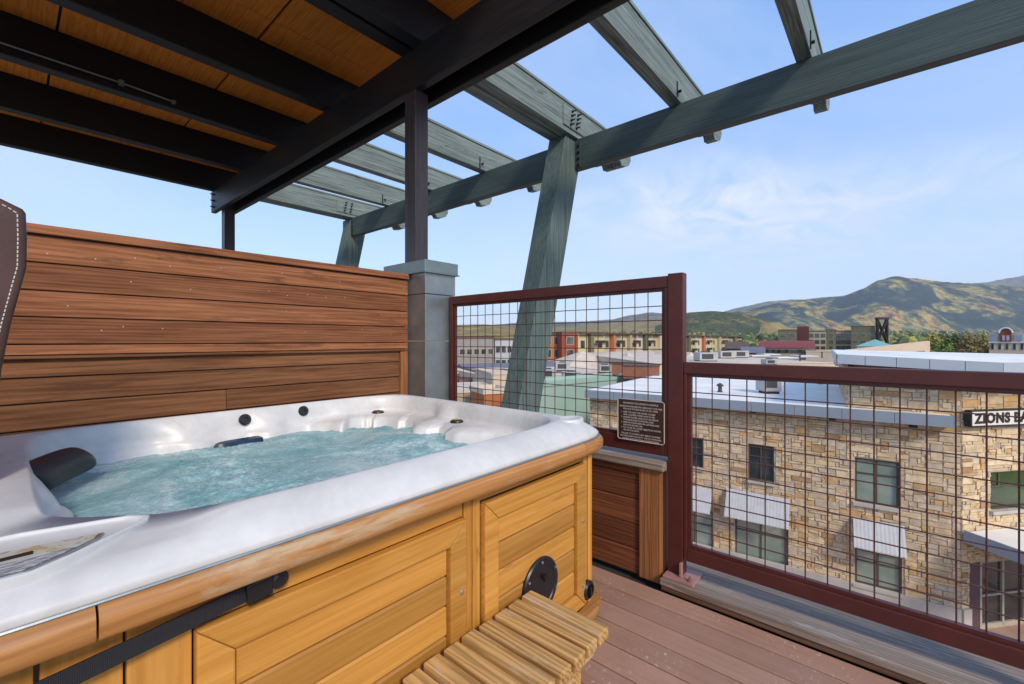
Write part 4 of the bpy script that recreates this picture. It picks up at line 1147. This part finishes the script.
# taupe and pale blocks at far left
building('apartment_block','taupe four storey block with small dark windows at the left end of the town','building',(405,74),(494,80),14,1.55,M['taupe'],M['brownroof'],win=(12,3,.9,.9,-6.2,2.5))
building('apartment_block','pale grey block with narrow dark windows beside the taupe block','building',(495,82),(545,86),14,1.3,M['palegrey'],M['brownroof'],win=(9,3,.8,1.2,-6.2,2.6))
building('gable_house','low building under a purple grey shingle gable roof behind the leaning post','building',(478,60),(576,66),16,-4.3,M['taupe'],M['slate'],roofkind='gable_x',rise=2.0)
building('gable_house','small cream house with a brown gable end below the taupe block','building',(470,56),(492,57),9,-3.9,M['cream'],M['brownroof'],roofkind='gable_y',rise=1.2)
# orange and red building
building('apartment_block','burnt orange four storey block left of the long yellow row','building',(533,96),(562,97),14,2.35,M['orange'],M['brownroof'],win=(3,4,1.5,1.6,-8,2.8))
building('apartment_block','brick red block between the orange block and the yellow row','building',(562,94),(578,95),14,2.75,M['redst'],M['brownroof'],win=(1,4,1.5,1.6,-8,2.8))
building('flat_building','low brick red annex in front of the orange block','building',(548,86),(592,88),10,-3.2,M['redst'],M['redroof'])
# long yellow row, receding
rows=[((578,105),(604,112)),((604,113),(621,120)),((621,121),(637,129)),((637,130),(652,139)),((652,140),(666,150)),((666,151),(681,163)),((681,164),(696,177)),((696,178),(711,193)),((711,194),(727,212)),((727,213),(742,232))]
rowtxt=['first and nearest','second','third','fourth','fifth','sixth','seventh','eighth','ninth','tenth and farthest']
for i,(a,b) in enumerate(rows):
    wm=[M['yellow'],M['beige'],M['yellow'],M['cream']][i%4]
    t=building('terrace_house','%s section from the left of the long yellow apartment row'%rowtxt[i],'apartment house',a,b,13,3.0-.05*(i%3),wm,M['brownroof'],parapet=.35,win=(3,3,1.5,1.8,-7.2,3.3),group='sections of the long yellow apartment row')
    ex=Vector(t['_ex']);ey=Vector(t['_ey']);L=t['_L'];A=Vector(t['_a'])
    # projecting coloured bay with balcony slabs and a bracketed eave
    c=[M['olive'],M['orange'],M['beige'],M['olive'],M['cream'],M['olive']][i%6]
    MB().obox(A+ex*L*.36-ey*1.0,ex*L*.12,ey*.99,(0,0,12.0)).build('bay',c,t)
    bl=MB()
    for z in (3.4,6.7,9.9): bl.obox(A+ex*L*.52-ey*1.1+Vector((0,0,z-.6)),ex*L*.40,ey*1.09,(0,0,.2)); bl.obox(A+ex*L*.52-ey*1.1+Vector((0,0,z-.3)),ex*L*.40,ey*.06,(0,0,.7))
    bl.each('balcony',M['darkbrown'],t)
    MB().obox(A-ey*1.2+ex*.1+Vector((0,0,11.95)),ex*(L-.2),ey*1.1,(0,0,.18)).build('eave',M['brownroof'],t)
# cream hip roofed pavilions in the middle
building('gable_house','cream pavilion with a broad pale hip roof, widest of those behind the mesh panel','building',(565,76),(633,80),14,-4.0,M['cream'],M['creamroof'],roofkind='hip',rise=3.2)
building('gable_house','smaller cream pavilion with a steep pale roof right of the widest one','building',(627,78),(652,79),9,-3.4,M['cream'],M['creamroof'],roofkind='hip',rise=2.4)
building('gable_house','cream gabled pavilion just right of the tall railing post','building',(676,84),(704,86),10,-4.0,M['cream'],M['creamroof'],roofkind='gable_y',rise=3.0)
# big white flat roof above the lower rail
building('flat_building','very wide low white flat roofed store above the lower top rail','building',(655,56),(842,58),64,-1.75,M['cream'],M['creamroof'],parapet=.12)
for (u,v,w,h,dep,lb) in ((709,361.5,2.6,1.15,2.2,'largest pale rooftop unit, first right of the tall railing post'),(728,358.5,2.4,1.1,2,'second pale rooftop unit right of the tall railing post'),(742,358,2.4,1.1,2,'third pale rooftop unit right of the tall railing post'),
   (772,365,1.4,.55,1.2,'small low grey rooftop unit close above the lower top rail'),(845,366,1.2,.5,1,'small grey rooftop unit at the foot of the bank coping')):
    rooftop_unit(u,v,0,w,h,dep,lb,-1.70)
for (u,v,w,h,lb) in ((606,373,1.6,.9,'pale rooftop unit on the white roof straight left of the brick boxes'),(563,371,1.9,1.0,'pale rooftop unit far back on the white roof behind the mesh'),(590,384,1.5,.7,'low pale rooftop unit behind the green parapet, nearest to the brick boxes'),(572,381,1.8,.8,'pale rooftop unit in the middle of the white roof behind the mesh'),(548,379,1.8,.9,'pale rooftop unit close right of the leaning post')):
    rooftop_unit(u,v,0,w,h,1.4,lb,-2.84)
for k,(u,v) in enumerate(((752,357.0),(764,355.5),(778,359.0),(800,357.5))):
    d=440*3.04/(v-340.0); p=bear(u,d); 
    t=thing('skylight',(p.x,p.y,-1.68),['white skylight strip nearest the rooftop units on the wide store roof','white skylight strip second from the rooftop units','long white skylight strip nearest the rail','white skylight strip farthest right on the wide store roof'][k],'skylight','skylights on the wide store roof')
    ex=W(1,0);ey=W(0,1);o=Vector((p.x,p.y,-1.70))
    MB().obox(o,ex*3.4,ey*3.0,(0,0,.18)).build('curb',M['unit'],t); MB().obox(o+ex*.1+ey*.1+Vector((0,0,.182)),ex*3.2,ey*2.8,(0,0,.1)).build('dome',M['whitew'],t)
for (u,v,zr,hh,lb) in ((868,388,ZR,.45,'short dark vent pipe on the white bank roof near its tall stone block'),(820,384,ZR,.35,'thin dark vent pipe in the middle of the white bank roof'),(720,392,ZR,.3,'small dark vent pipe on the bank roof left of the grey rooftop unit'),(800,361,-1.70,.8,'dark vent stack on the wide store roof right of the skylights'),(822,358,-1.70,.9,'dark vent stack on the wide store roof beside the bank coping')):
    d=440*(EYE-zr)/(v-340.0); p=bear(u,d); t=thing('vent_pipe',(p.x,p.y,zr),lb,'vent','vent pipes on the roofs')
    MB().lathe((p.x,p.y,zr),(0,0,1),[(.16,0),(.10,.06),(.09,hh)],10).build('pipe',M['unitdark'],t); MB().lathe((p.x,p.y,zr+hh+.002),(0,0,1),[(.17,0),(.17,.06),(.03,.16)],10).build('hood',M['unitdark'],t)
# red barrel-roofed hall and neighbours
building('hall','low hall with a broad dark red arched roof beyond the wide white store','building',(760,128),(814,132),18,-.9,M['beige'],M['redroof'],roofkind='barrel',rise=2.0,win=(8,1,2.6,1.0,-2.4,3),face=True)
building('gable_house','small building with dark blue grey roof left of the red arched hall','building',(742,122),(764,124),12,-2.2,M['brickred'],M['slate'],roofkind='gable_x',rise=1.6,face=True)
building('gable_house','brown shingled house farther left of the red arched hall','building',(726,150),(748,152),14,-1.6,M['brownroof'],M['brownroof'],roofkind='gable_x',rise=2.4,face=True)
building('flat_building','low cream building right of the red arched hall under the olive apartments','building',(806,120),(856,122),14,-1.9,M['cream'],M['creamroof'],face=True)
# olive apartments
ol=building('apartment_block','left olive wing of the apartment complex below the mountain','building',(778,196),(797,198),16,5.6,M['olive'],M['brownroof'],win=(2,3,2.2,1.8,-4,3.2),face=True)
building('apartment_block','beige middle section with many dark windows in the olive apartment complex','building',(797,200),(826,202),16,5.0,M['beige'],M['brownroof'],win=(5,4,1.7,1.8,-6,2.8),face=True)
building('apartment_block','slim dark red stair tower rising above the olive complex','building',(797,197),(809,197.5),3,7.0,plain('dark_maroon_stucco',(.10,.032,.026),.9,0,.1,.5),M['redroof'],parapet=.5,face=True)
building('apartment_block','olive section in the middle of the apartment complex','building',(826,198),(836,199),16,5.7,M['olive'],M['brownroof'],win=(1,4,1.6,1.8,-6,2.8),face=True)
building('apartment_block','beige section right of the middle olive one','building',(836,201),(851,202),16,5.2,M['beige'],M['brownroof'],win=(3,4,1.7,1.8,-6,2.8),face=True)
building('apartment_block','tall olive right wing of the apartment complex beside the truss tower','building',(851,194),(875,196),16,7.1,M['olive'],M['brownroof'],win=(3,4,1.8,1.2,-6,3.0),face=True)
# truss tower
d=188; p=bear(882,d); t=thing('truss_tower',(p.x,p.y,GZ),'dark brown steel truss tower with crossed braces beside the olive apartments','tower')
ex=W(1,0);ey=W(0,1);B=Vector((p.x,p.y,GZ)); hw=2.0; hy=.4; Ht=elev(319.5,d)-GZ
m=MB()
for sx in(-1,1):
    for sy in(-1,1): m.tube([B+ex*hw*sx+ey*hy*sy,B+ex*hw*sx+ey*hy*sy+Vector((0,0,Ht))],.38,6)
m.each('leg',M['darkbrown'],t)
m=MB()
for z0_,z1_ in ((0,Ht*.5),(Ht*.5,Ht)):
    for sy in(-1,1):
        m.tube([B-ex*hw+ey*hy*sy+Vector((0,0,z0_)),B+ex*hw+ey*hy*sy+Vector((0,0,z1_))],.30,6); m.tube([B+ex*hw+ey*hy*sy+Vector((0,0,z0_)),B-ex*hw+ey*hy*sy+Vector((0,0,z1_))],.30,6)
m.each('cross_brace',M['darkbrown'],t)
MB().obox(B-ex*(hw+.4)-ey*(hy+.4)+Vector((0,0,Ht)),ex*(2*hw+.8),ey*(2*hy+.8),(0,0,.9)).build('head_frame',M['darkbrown'],t)
# verdigris pyramid roof, cream shed roof
building('pavilion','pavilion with a shallow verdigris pyramid roof below the truss tower','building',(857,118),(894,119),10,-.35,M['cream'],M['teal'],roofkind='hip',rise=1.9,face=True)
P0=bear(838,70); P1=bear(930,76); t=thing('hall',(P0.x,P0.y,GZ),'long cream hall with a pale roof sloping up to the right behind the bank coping','hall')
d_=(P1-P0); up=lambda z:Vector((0,0,z)); zl_,zr_=elev(351,70),elev(341,76)
bk=Vector((P0.x+P1.x,P0.y+P1.y,0)).normalized()*9
MB().prism([P0+up(GZ),P1+up(GZ),P1+up(zr_-.2),P0+up(zl_-.2)],bk).build('wall',M['cream'],t)
MB().prism([P0+up(zl_-.195),P1+up(zr_-.195),P1+up(zr_),P0+up(zl_)],bk*1.03).build('roof',M['creamroof'],t)
MB().prism([P1-d_*.16+up(zl_-.6),P1-d_*.06+up(zl_-.6),P1-d_*.06+up(zl_-.15),P1-d_*.16+up(zl_-.15)],-bk*.004).build('window',M['glassd'],t)
# cream building with arched pediment
pb=building('pediment_building','cream building with a small brick red arched pediment at the far right','building',(989,107),(1110,107),14,3.0,M['cream'],M['palegrey'],parapet=.25,win=(15,1,.40,1.4,-.9,3.9),face=True)
ex=Vector(pb['_ex']);ey=Vector(pb['_ey']);L=pb['_L'];A=Vector(pb['_a'])
x0=2.7; r=.95; zb_=10.0; zs_=12.1
poly=[A+ex*(x0-r)-ey*.3+Vector((0,0,zb_)),A+ex*(x0+r)-ey*.3+Vector((0,0,zb_))]+[A+ex*(x0+r*cos(q))-ey*.3+Vector((0,0,zs_+r*sin(q)*1.1)) for q in [pi*k/14 for k in range(15)]]
MB().prism(poly,ey*.9).build('pediment',M['redst'],pb)
arc=[A+ex*(x0+(r+.12)*cos(q))-ey*.40+Vector((0,0,zs_+(r+.12)*sin(q)*1.1)) for q in [pi*k/14 for k in range(15)]]
MB().tube(arc,.17,6).build('arch_trim',M['whitew'],pb)
for dx in (-.55,.12):
    MB().obox(A+ex*(x0+dx)-ey*.36+Vector((0,0,10.3)),ex*.45,ey*.05,(0,0,1.2)).build('window',M['palegrey'],pb)
for xx in (.25,4.0,6.4,8.8):
    MB().obox(A+ex*xx-ey*.2+Vector((0,0,10.2)),ex*1.3,ey*.19,(0,0,1.5)).build('blue_panel',M['fascia'],pb)
MB().obox(A-ex*.1-ey*.25+Vector((0,0,9.75)),ex*L,ey*.24,(0,0,.2)).build('string_course',M['whitew'],pb)
# houses at the foot of the mountain
rh=random.Random(4)
for k in range(9):
    u=936+k*8+rh.uniform(-2,2); d=rh.uniform(1250,1500); p=bear(u,d)
# ---------------------------------------------------------------- trees
def leaf_tree(u,d,h,w,mat,label,seed,n=900):
    rnd=random.Random(seed); p=bear(u,d); base=Vector((p.x,p.y,GZ)); t=thing('tree',base,label,'tree','trees beyond the bank')
    tr=MB().tube([base,base+Vector((.1,0,h*.35)),base+Vector((-.1,.1,h*.7))],[h*.03,h*.022,h*.008],7)
    for k in range(6):
        q=rnd.uniform(0,2*pi); z=h*rnd.uniform(.3,.6); tr.tube([base+Vector((0,0,z)),base+Vector((cos(q)*w*.3,sin(q)*w*.3,z+h*.2))],[h*.012,h*.004],5)
    tr.build('trunk',M['bark'],t)
    cl=[]
    for k in range(16):
        q=rnd.uniform(0,2*pi); rr=w*.5*math.sqrt(rnd.random())*.8; z=h*rnd.uniform(.32,.9); rr*= 1-.5*max(0,(z/h-.5))/.5
        cl.append((base+Vector((cos(q)*rr,sin(q)*rr,z)),w*rnd.uniform(.14,.24)))
    m=MB()
    for k in range(n):
        c,r=rnd.choice(cl); dv=Vector((rnd.gauss(0,1),rnd.gauss(0,1),rnd.gauss(0,1))).normalized()*r*rnd.uniform(.55,1.1); o=c+dv
        a=Vector((rnd.gauss(0,1),rnd.gauss(0,1),rnd.gauss(0,1))).normalized(); b=a.cross(dv+Vector((.01,.02,.03))).normalized(); s=rnd.uniform(.16,.36)
        m.add([o-a*s,o+b*s*.7,o+a*s,o-b*s*.7],[(0,1,2,3)])
    m.build('crown',mat,t,fix=False)
leaf_tree(934,102,12.0,5.2,M['leafy'],'small yellow leaved tree behind the end of the cream shed roof',1)
leaf_tree(943,96,11.2,5.5,M['leafg'],'bright green bushy tree right of the cream shed roof',2)
leaf_tree(952,108,12.6,6,M['leafd'],'dark green tree between the bright green tree and the rust tree',3)
leaf_tree(966,98,11.4,6.6,M['leafb'],'rust brown tree right of the dark green one',4)
leaf_tree(978,96,11.8,6.6,M['leafb'],'olive rust tree, taller, next to the cream pediment building',5)
leaf_tree(988,112,11.5,5,M['leafy'],'yellowing tree half hidden behind the cream pediment building',6)
# valley groves: far, uncountable
def blob(m,c,r,rnd):
    t_=(1+5**.5)/2; V=[(-1,t_,0),(1,t_,0),(-1,-t_,0),(1,-t_,0),(0,-1,t_),(0,1,t_),(0,-1,-t_),(0,1,-t_),(t_,0,-1),(t_,0,1),(-t_,0,-1),(-t_,0,1)]
    Fs=[(0,11,5),(0,5,1),(0,1,7),(0,7,10),(0,10,11),(1,5,9),(5,11,4),(11,10,2),(10,7,6),(7,1,8),(3,9,4),(3,4,2),(3,2,6),(3,6,8),(3,8,9),(4,9,5),(2,4,11),(6,2,10),(8,6,7),(9,8,1)]
    m.add([c+Vector(v)*(r*.53*rnd.uniform(.75,1.2))*1.0 for v in V],Fs)
def valley_z(u,d):
    sl=max(0,min(1,(d-400)/2950)); return GZ-2+(elev(331.5,3350)-GZ+2)*sl
rnd=random.Random(12); m=MB()
for k in range(3600):
    d=math.exp(rnd.uniform(math.log(260),math.log(3200))); u=rnd.uniform(600,1130); 
    p=bear(u,d)
    if noise.noise(Vector((p.x*.006,p.y*.006,0)))<-.08: continue
    h=rnd.uniform(6,11)+ (3 if rnd.random()<.25 else 0)
    c=Vector((p.x,p.y,valley_z(u,d)+h*.5))
    for j in range(2):
        blob(m,c+Vector((rnd.uniform(-1,1)*h*.25,rnd.uniform(-1,1)*h*.25,h*(.0+.32*j))),h*(.5-.12*j),rnd)
tag(m.build('valley_groves',M['leafmix'],fix=False,loc=(0,0,0)),'band of yellow green trees along the valley floor below the mountains','trees',kind='stuff')

# ---------------------------------------------------------------- hills and mountains
def hillmat(name,stops,scale,shade=.5,dots=0,dotcol=(.02,.035,.02)):
    m,nt,b=newmat(name); v=coords(nt)
    n=noise_(nt,v,scale,10,.68,.6); r=ramp(nt,stops); nt.links.new(n,r.inputs['Fac']); c=r.outputs['Color']
    if dots:
        n2=noise_(nt,v,dots,3,.7); rd=ramp(nt,[(.45,(0,0,0)),(.58,(1,1,1))]); nt.links.new(n2,rd.inputs['Fac'])
        c=mixc(nt,math_(nt,'MULTIPLY',rd.outputs['Color'],.7),c,dotcol)
    nt.links.new(c,b.inputs['Base Color']); b.inputs['Roughness'].default_value=1; b.inputs['Specular IOR Level'].default_value=0
    return m
def mountain(name,prof,d0,d1,d2,mat,nu=160,nr=46,rough=.16,seed=0,pw=1.0,fs=1.0):
    us=[p[0] for p in prof]
    def cv(u):
        for (a,va),(b,vb) in zip(prof[:-1],prof[1:]):
            if a<=u<=b:
                f=(u-a)/(b-a); f=f*f*(3-2*f)*.5+f*.5; return va+(vb-va)*f
        return prof[-1][1]
    vs=[];fs_=[]
    for i in range(nu+1):
        u=us[0]+(us[-1]-us[0])*i/nu; crest=elev(cv(u),d1)
        for j in range(nr+1):
            f=j/nr
            if f<.72: s=f/.72; d=d0+(d1-d0)*s; hgt=s**pw
            else: s=(f-.72)/.28; d=d1+(d2-d1)*s; hgt=1-s*s
            p=bear(u,d); q=Vector((p.x,p.y,0))
            amp=(crest-GZ)*rough*min(1,f/.25)*(1-.75*math.exp(-((f-.72)/.10)**2))
            nz=0; k=1/(900.0*fs); a_=1
            for o in range(5):
                nz+=a_*(1-2*abs(noise.noise(q*k+Vector((seed,seed*2,o)))))*.5; k*=2.05; a_*=.52
            z=GZ-3+(crest-GZ+3)*hgt+amp*nz+ (crest-GZ)*.012*noise.noise(q*.02)*min(1,f*4)
            vs.append((p.x,p.y,z))
    for i in range(nu):
        for j in range(nr):
            a=i*(nr+1)+j; fs_.append((a,a+nr+1,a+nr+2,a+1))
    o=MB().add(vs,fs_).build(name,mat,smooth=True,angle=180,loc=(0,0,0)); tag(o,kind='structure'); return o
M['mtn']=hillmat('forest_and_cloud_shadow',[(.36,(.028,.048,.050)),(.48,(.050,.072,.062)),(.52,(.22,.21,.085)),(.58,(.48,.35,.10)),(.62,(.32,.14,.09)),(.70,(.06,.075,.055))],.0028,dots=.016,dotcol=(.030,.050,.046))  # forest and autumn patches; dark bluish stops also paint in cloud shadows
M['mtn2']=hillmat('far_ridge',[(.36,(.06,.08,.05)),(.5,(.20,.17,.12)),(.62,(.28,.23,.17))],.002,dots=.02,dotcol=(.04,.06,.04))
M['conif']=hillmat('conifer_hill',[(.36,(.06,.08,.04)),(.52,(.11,.115,.055)),(.64,(.30,.21,.09))],.008,dots=.075,dotcol=(.018,.042,.036))
M['tanhill']=hillmat('dry_grass_hill',[(.35,(.24,.17,.07)),(.55,(.36,.27,.13)),(.7,(.20,.17,.07))],.006,dots=.03,dotcol=(.16,.14,.06))
M['tanhill2']=hillmat('valley_meadow',[(.35,(.10,.11,.045)),(.5,(.20,.18,.08)),(.65,(.26,.20,.10))],.004,dots=.02,dotcol=(.05,.07,.03))
mountain('mountain',[(560,335),(640,334),(700,330),(735,312),(790,301),(840,297.5),(862,290),(880,281),(896,277),(912,279),(950,283.5),(985,285),(1024,288),(1090,286),(1150,296),(1240,326)],3300,4300,6500,M['mtn'],nu=240,seed=3,rough=.13)
mountain('far_ridge',[(660,330),(705,316),(745,307),(770,301.5),(800,300),(830,297.5),(880,290),(940,288),(985,283),(1005,279),(1040,272),(1100,268),(1160,280)],6300,7300,8600,M['mtn2'],nu=160,seed=8,rough=.12)
mountain('conifer_hill',[(655,326),(690,312.5),(715,311.5),(745,314),(765,319),(785,329),(797,336)],1220,1500,2100,M['conif'],nu=110,seed=5,rough=.10,fs=.5)
mountain('tan_hill',[(700,338),(745,329),(765,322.5),(778,322),(790,328),(802,333),(815,338)],1200,1420,1900,M['tanhill'],nu=60,seed=6,rough=.08,fs=.5)
mountain('tan_hill',[(380,328),(420,324),(455,325),(485,324.5),(515,328),(540,331),(560,336)],520,900,1300,M['tanhill'],nu=80,seed=2,rough=.08,fs=.4)
mountain('snowy_ridge',[(430,330),(490,325),(530,322),(575,322),(610,320),(632,315),(650,312.5),(668,314),(700,322),(720,332)],4600,6200,7600,M['mtn2'],nu=120,seed=9,rough=.10)
mountain('foothill',[(520,333),(560,327),(600,324),(640,322),(665,318),(700,322),(735,336)],1700,2600,3400,M['tanhill'],nu=100,seed=11,rough=.14)

mountain('valley_slope',[(600,331.5),(800,331.5),(1200,331.5)],400,3350,3900,M['tanhill2'],nu=60,nr=30,rough=.05,seed=4)
# far houses at the mountain's foot
for k in range(8):
    u=938+k*8+rh.uniform(-2,2); d=rh.uniform(1900,2200); p=bear(u,d)
    z=valley_z(u,d)
    base=Vector((p.x,p.y,z-3)); 
    t=thing('far_house',base,'tiny white house at the foot of the main mountain','house','white houses at the foot of the mountain')
    ex=W(1,0);ey=W(0,1);w=rh.uniform(14,26)
    h=11
    MB().obox(base-ex*w*.5,ex*w,ey*12,(0,0,h)).build('wall',M['whitew'],t)
    o=base-ex*(w*.5+1)-ey+Vector((0,0,h+.02)); MB().prism([o,o+ey*14,o+ey*7+Vector((0,0,5))],ex*(w+2)).build('roof',M['slate'],t)

# ---------------------------------------------------------------- air
hm=bpy.data.materials.new('thin_valley_haze'); hm.use_nodes=True; hn=hm.node_tree
for n_ in list(hn.nodes):
    if n_.type=='BSDF_PRINCIPLED': hn.nodes.remove(n_)
pv=hn.nodes.new('ShaderNodeVolumePrincipled'); pv.inputs['Color'].default_value=(.80,.88,1,1); pv.inputs['Density'].default_value=.00006; pv.inputs['Anisotropy'].default_value=.1
hn.links.new(pv.outputs[0],[n_ for n_ in hn.nodes if n_.type=='OUTPUT_MATERIAL'][0].inputs['Volume'])
tag(MB().box(-14000,-14000,GZ-6,14000,14000,1350).build('haze',hm,loc=(0,0,0)),kind='stuff')
# ---------------------------------------------------------------- the terrace's own building
t=thing('own_building',(0,0,GZ),'tan stucco building that carries the terrace, with an unseen low parapet behind the viewer','building')
MB().box(-12,-14,GZ,2.58,3.25,-.36).build('lower_storeys',M['tan_wall'],t)
MB().box(-12,-14,-.355,2.25,-3.05,.9).build('terrace_parapet',M['tan_wall'],t)  # unseen block, kept low so light enters from behind the viewer
MB().box(-12,3.26,GZ,2.58,12,-.36).build('neighbour_storeys',M['tan_wall'],t)

# ---------------------------------------------------------------- light, sky, camera
SUN_EL=radians(36); SAZ=radians(24)            # sun from -Y, a little towards -X
sd=Vector((-sin(SAZ)*cos(SUN_EL),-cos(SAZ)*cos(SUN_EL),sin(SUN_EL)))   # towards the sun
L=bpy.data.lights.new('sun','SUN'); L.energy=1.5; L.angle=radians(11); L.color=(1,.87,.70)
lo=bpy.data.objects.new('sun',L); COL.objects.link(lo); lo.rotation_euler=sd.to_track_quat('Z','Y').to_euler()
w=bpy.data.worlds.new('World'); S.world=w; w.use_nodes=True; nt=w.node_tree
bg=nt.nodes['Background']; sk=nt.nodes.new('ShaderNodeTexSky'); sk.sky_type='NISHITA'; sk.sun_disc=False; sk.sun_elevation=SUN_EL
sk.sun_rotation=atan2(sd.x,sd.y); sk.altitude=800; sk.air_density=1.0; sk.dust_density=1.3; sk.ozone_density=3.0
# thin cirrus
tcn=nt.nodes.new('ShaderNodeTexCoord'); sep=nt.nodes.new('ShaderNodeSeparateXYZ'); nt.links.new(tcn.outputs['Generated'],sep.inputs[0])
zc_=math_(nt,'ADD',math_(nt,'MAXIMUM',sep.outputs[2],0.0),.12)
cb=nt.nodes.new('ShaderNodeCombineXYZ'); nt.links.new(math_(nt,'DIVIDE',sep.outputs[0],zc_),cb.inputs[0]); nt.links.new(math_(nt,'DIVIDE',sep.outputs[1],zc_),cb.inputs[1])
mp=nt.nodes.new('ShaderNodeMapping'); mp.inputs['Scale'].default_value=(.8,1.2,1); mp.inputs['Rotation'].default_value=(0,0,.9); nt.links.new(cb.outputs[0],mp.inputs['Vector'])
n1=noise_(nt,mp.outputs['Vector'],.55,6,.55,.7)
rc=ramp(nt,[(.44,(0,0,0)),(.85,(1,1,1))]); nt.links.new(n1,rc.inputs['Fac'])
hz=math_(nt,'POWER',math_(nt,'SUBTRACT',1.0,math_(nt,'MAXIMUM',sep.outputs[2],0.0)),2.9)
grad=mixc(nt,hz,(.62,1.42,3.15),(2.80,3.05,3.40))
skc=mixc(nt,.65,sk.outputs['Color'],grad)
wf=math_(nt,'MULTIPLY',rc.outputs['Color'],.6)
for (cu_,cv_,sx_,sz_,am_) in ((735,215,.22,.085,.85),(920,190,.55,.05,.45),(650,195,.20,.06,.45),(870,255,.45,.04,.40)):
    dv=(W((cu_-512)/440.0,1)+Vector((0,0,(340-cv_)/440.0))).normalized()
    hx=Vector((dv.y,-dv.x,0)).normalized(); vz=hx.cross(dv).normalized()
    def dot_(vec):
        n_=nt.nodes.new('ShaderNodeVectorMath'); n_.operation='DOT_PRODUCT'; nt.links.new(tcn.outputs['Generated'],n_.inputs[0]); n_.inputs[1].default_value=vec; return n_.outputs['Value']
    a_=math_(nt,'POWER',math_(nt,'DIVIDE',dot_(hx),sx_),2.0); b_=math_(nt,'POWER',math_(nt,'DIVIDE',math_(nt,'ADD',dot_(vz),math_(nt,'MULTIPLY',dot_(hx),.12 if cu_==900 else 0.0)),sz_),2.0)
    g_=math_(nt,'EXPONENT',math_(nt,'MULTIPLY',math_(nt,'ADD',a_,b_),-1.0))
    nz_=noise_(nt,mp.outputs['Vector'],2.6,9,.64,1.4); nz2=ramp(nt,[(.34,(0,0,0)),(.74,(1,1,1))]); nt.links.new(nz_,nz2.inputs['Fac'])
    front=math_(nt,'GREATER_THAN',dot_(dv),0.0)
    wf=math_(nt,'ADD',wf,math_(nt,'MULTIPLY',math_(nt,'MULTIPLY',math_(nt,'MULTIPLY',g_,nz2.outputs['Color']),am_),front))
wf=math_(nt,'MINIMUM',wf,.9)
cl=mixc(nt,wf,skc,(2.95,3.1,3.4))
nt.links.new(cl,bg.inputs['Color']); bg.inputs['Strength'].default_value=.15
cam=bpy.data.cameras.new('camera'); co=bpy.data.objects.new('camera',cam); COL.objects.link(co)
cam.sensor_width=36; cam.sensor_fit='HORIZONTAL'; cam.lens=440*36/1024; cam.shift_y=-2/1024; cam.clip_start=.05; cam.clip_end=30000
co.location=(0,0,EYE); co.rotation_euler=(pi/2,0,-atan2(AY,AX)); S.camera=co
S.render.resolution_x=1024; S.render.resolution_y=684
S.view_settings.view_transform='Standard'; S.view_settings.look='None'; S.view_settings.exposure=1.12; S.view_settings.gamma=1
S.cycles.use_denoising=True
S.cycles.max_bounces=8; S.cycles.diffuse_bounces=5
for o in list(bpy.data.objects):
    for k in ('_base','_ex','_ey','_L','_a'):
        if k in o: del o[k]
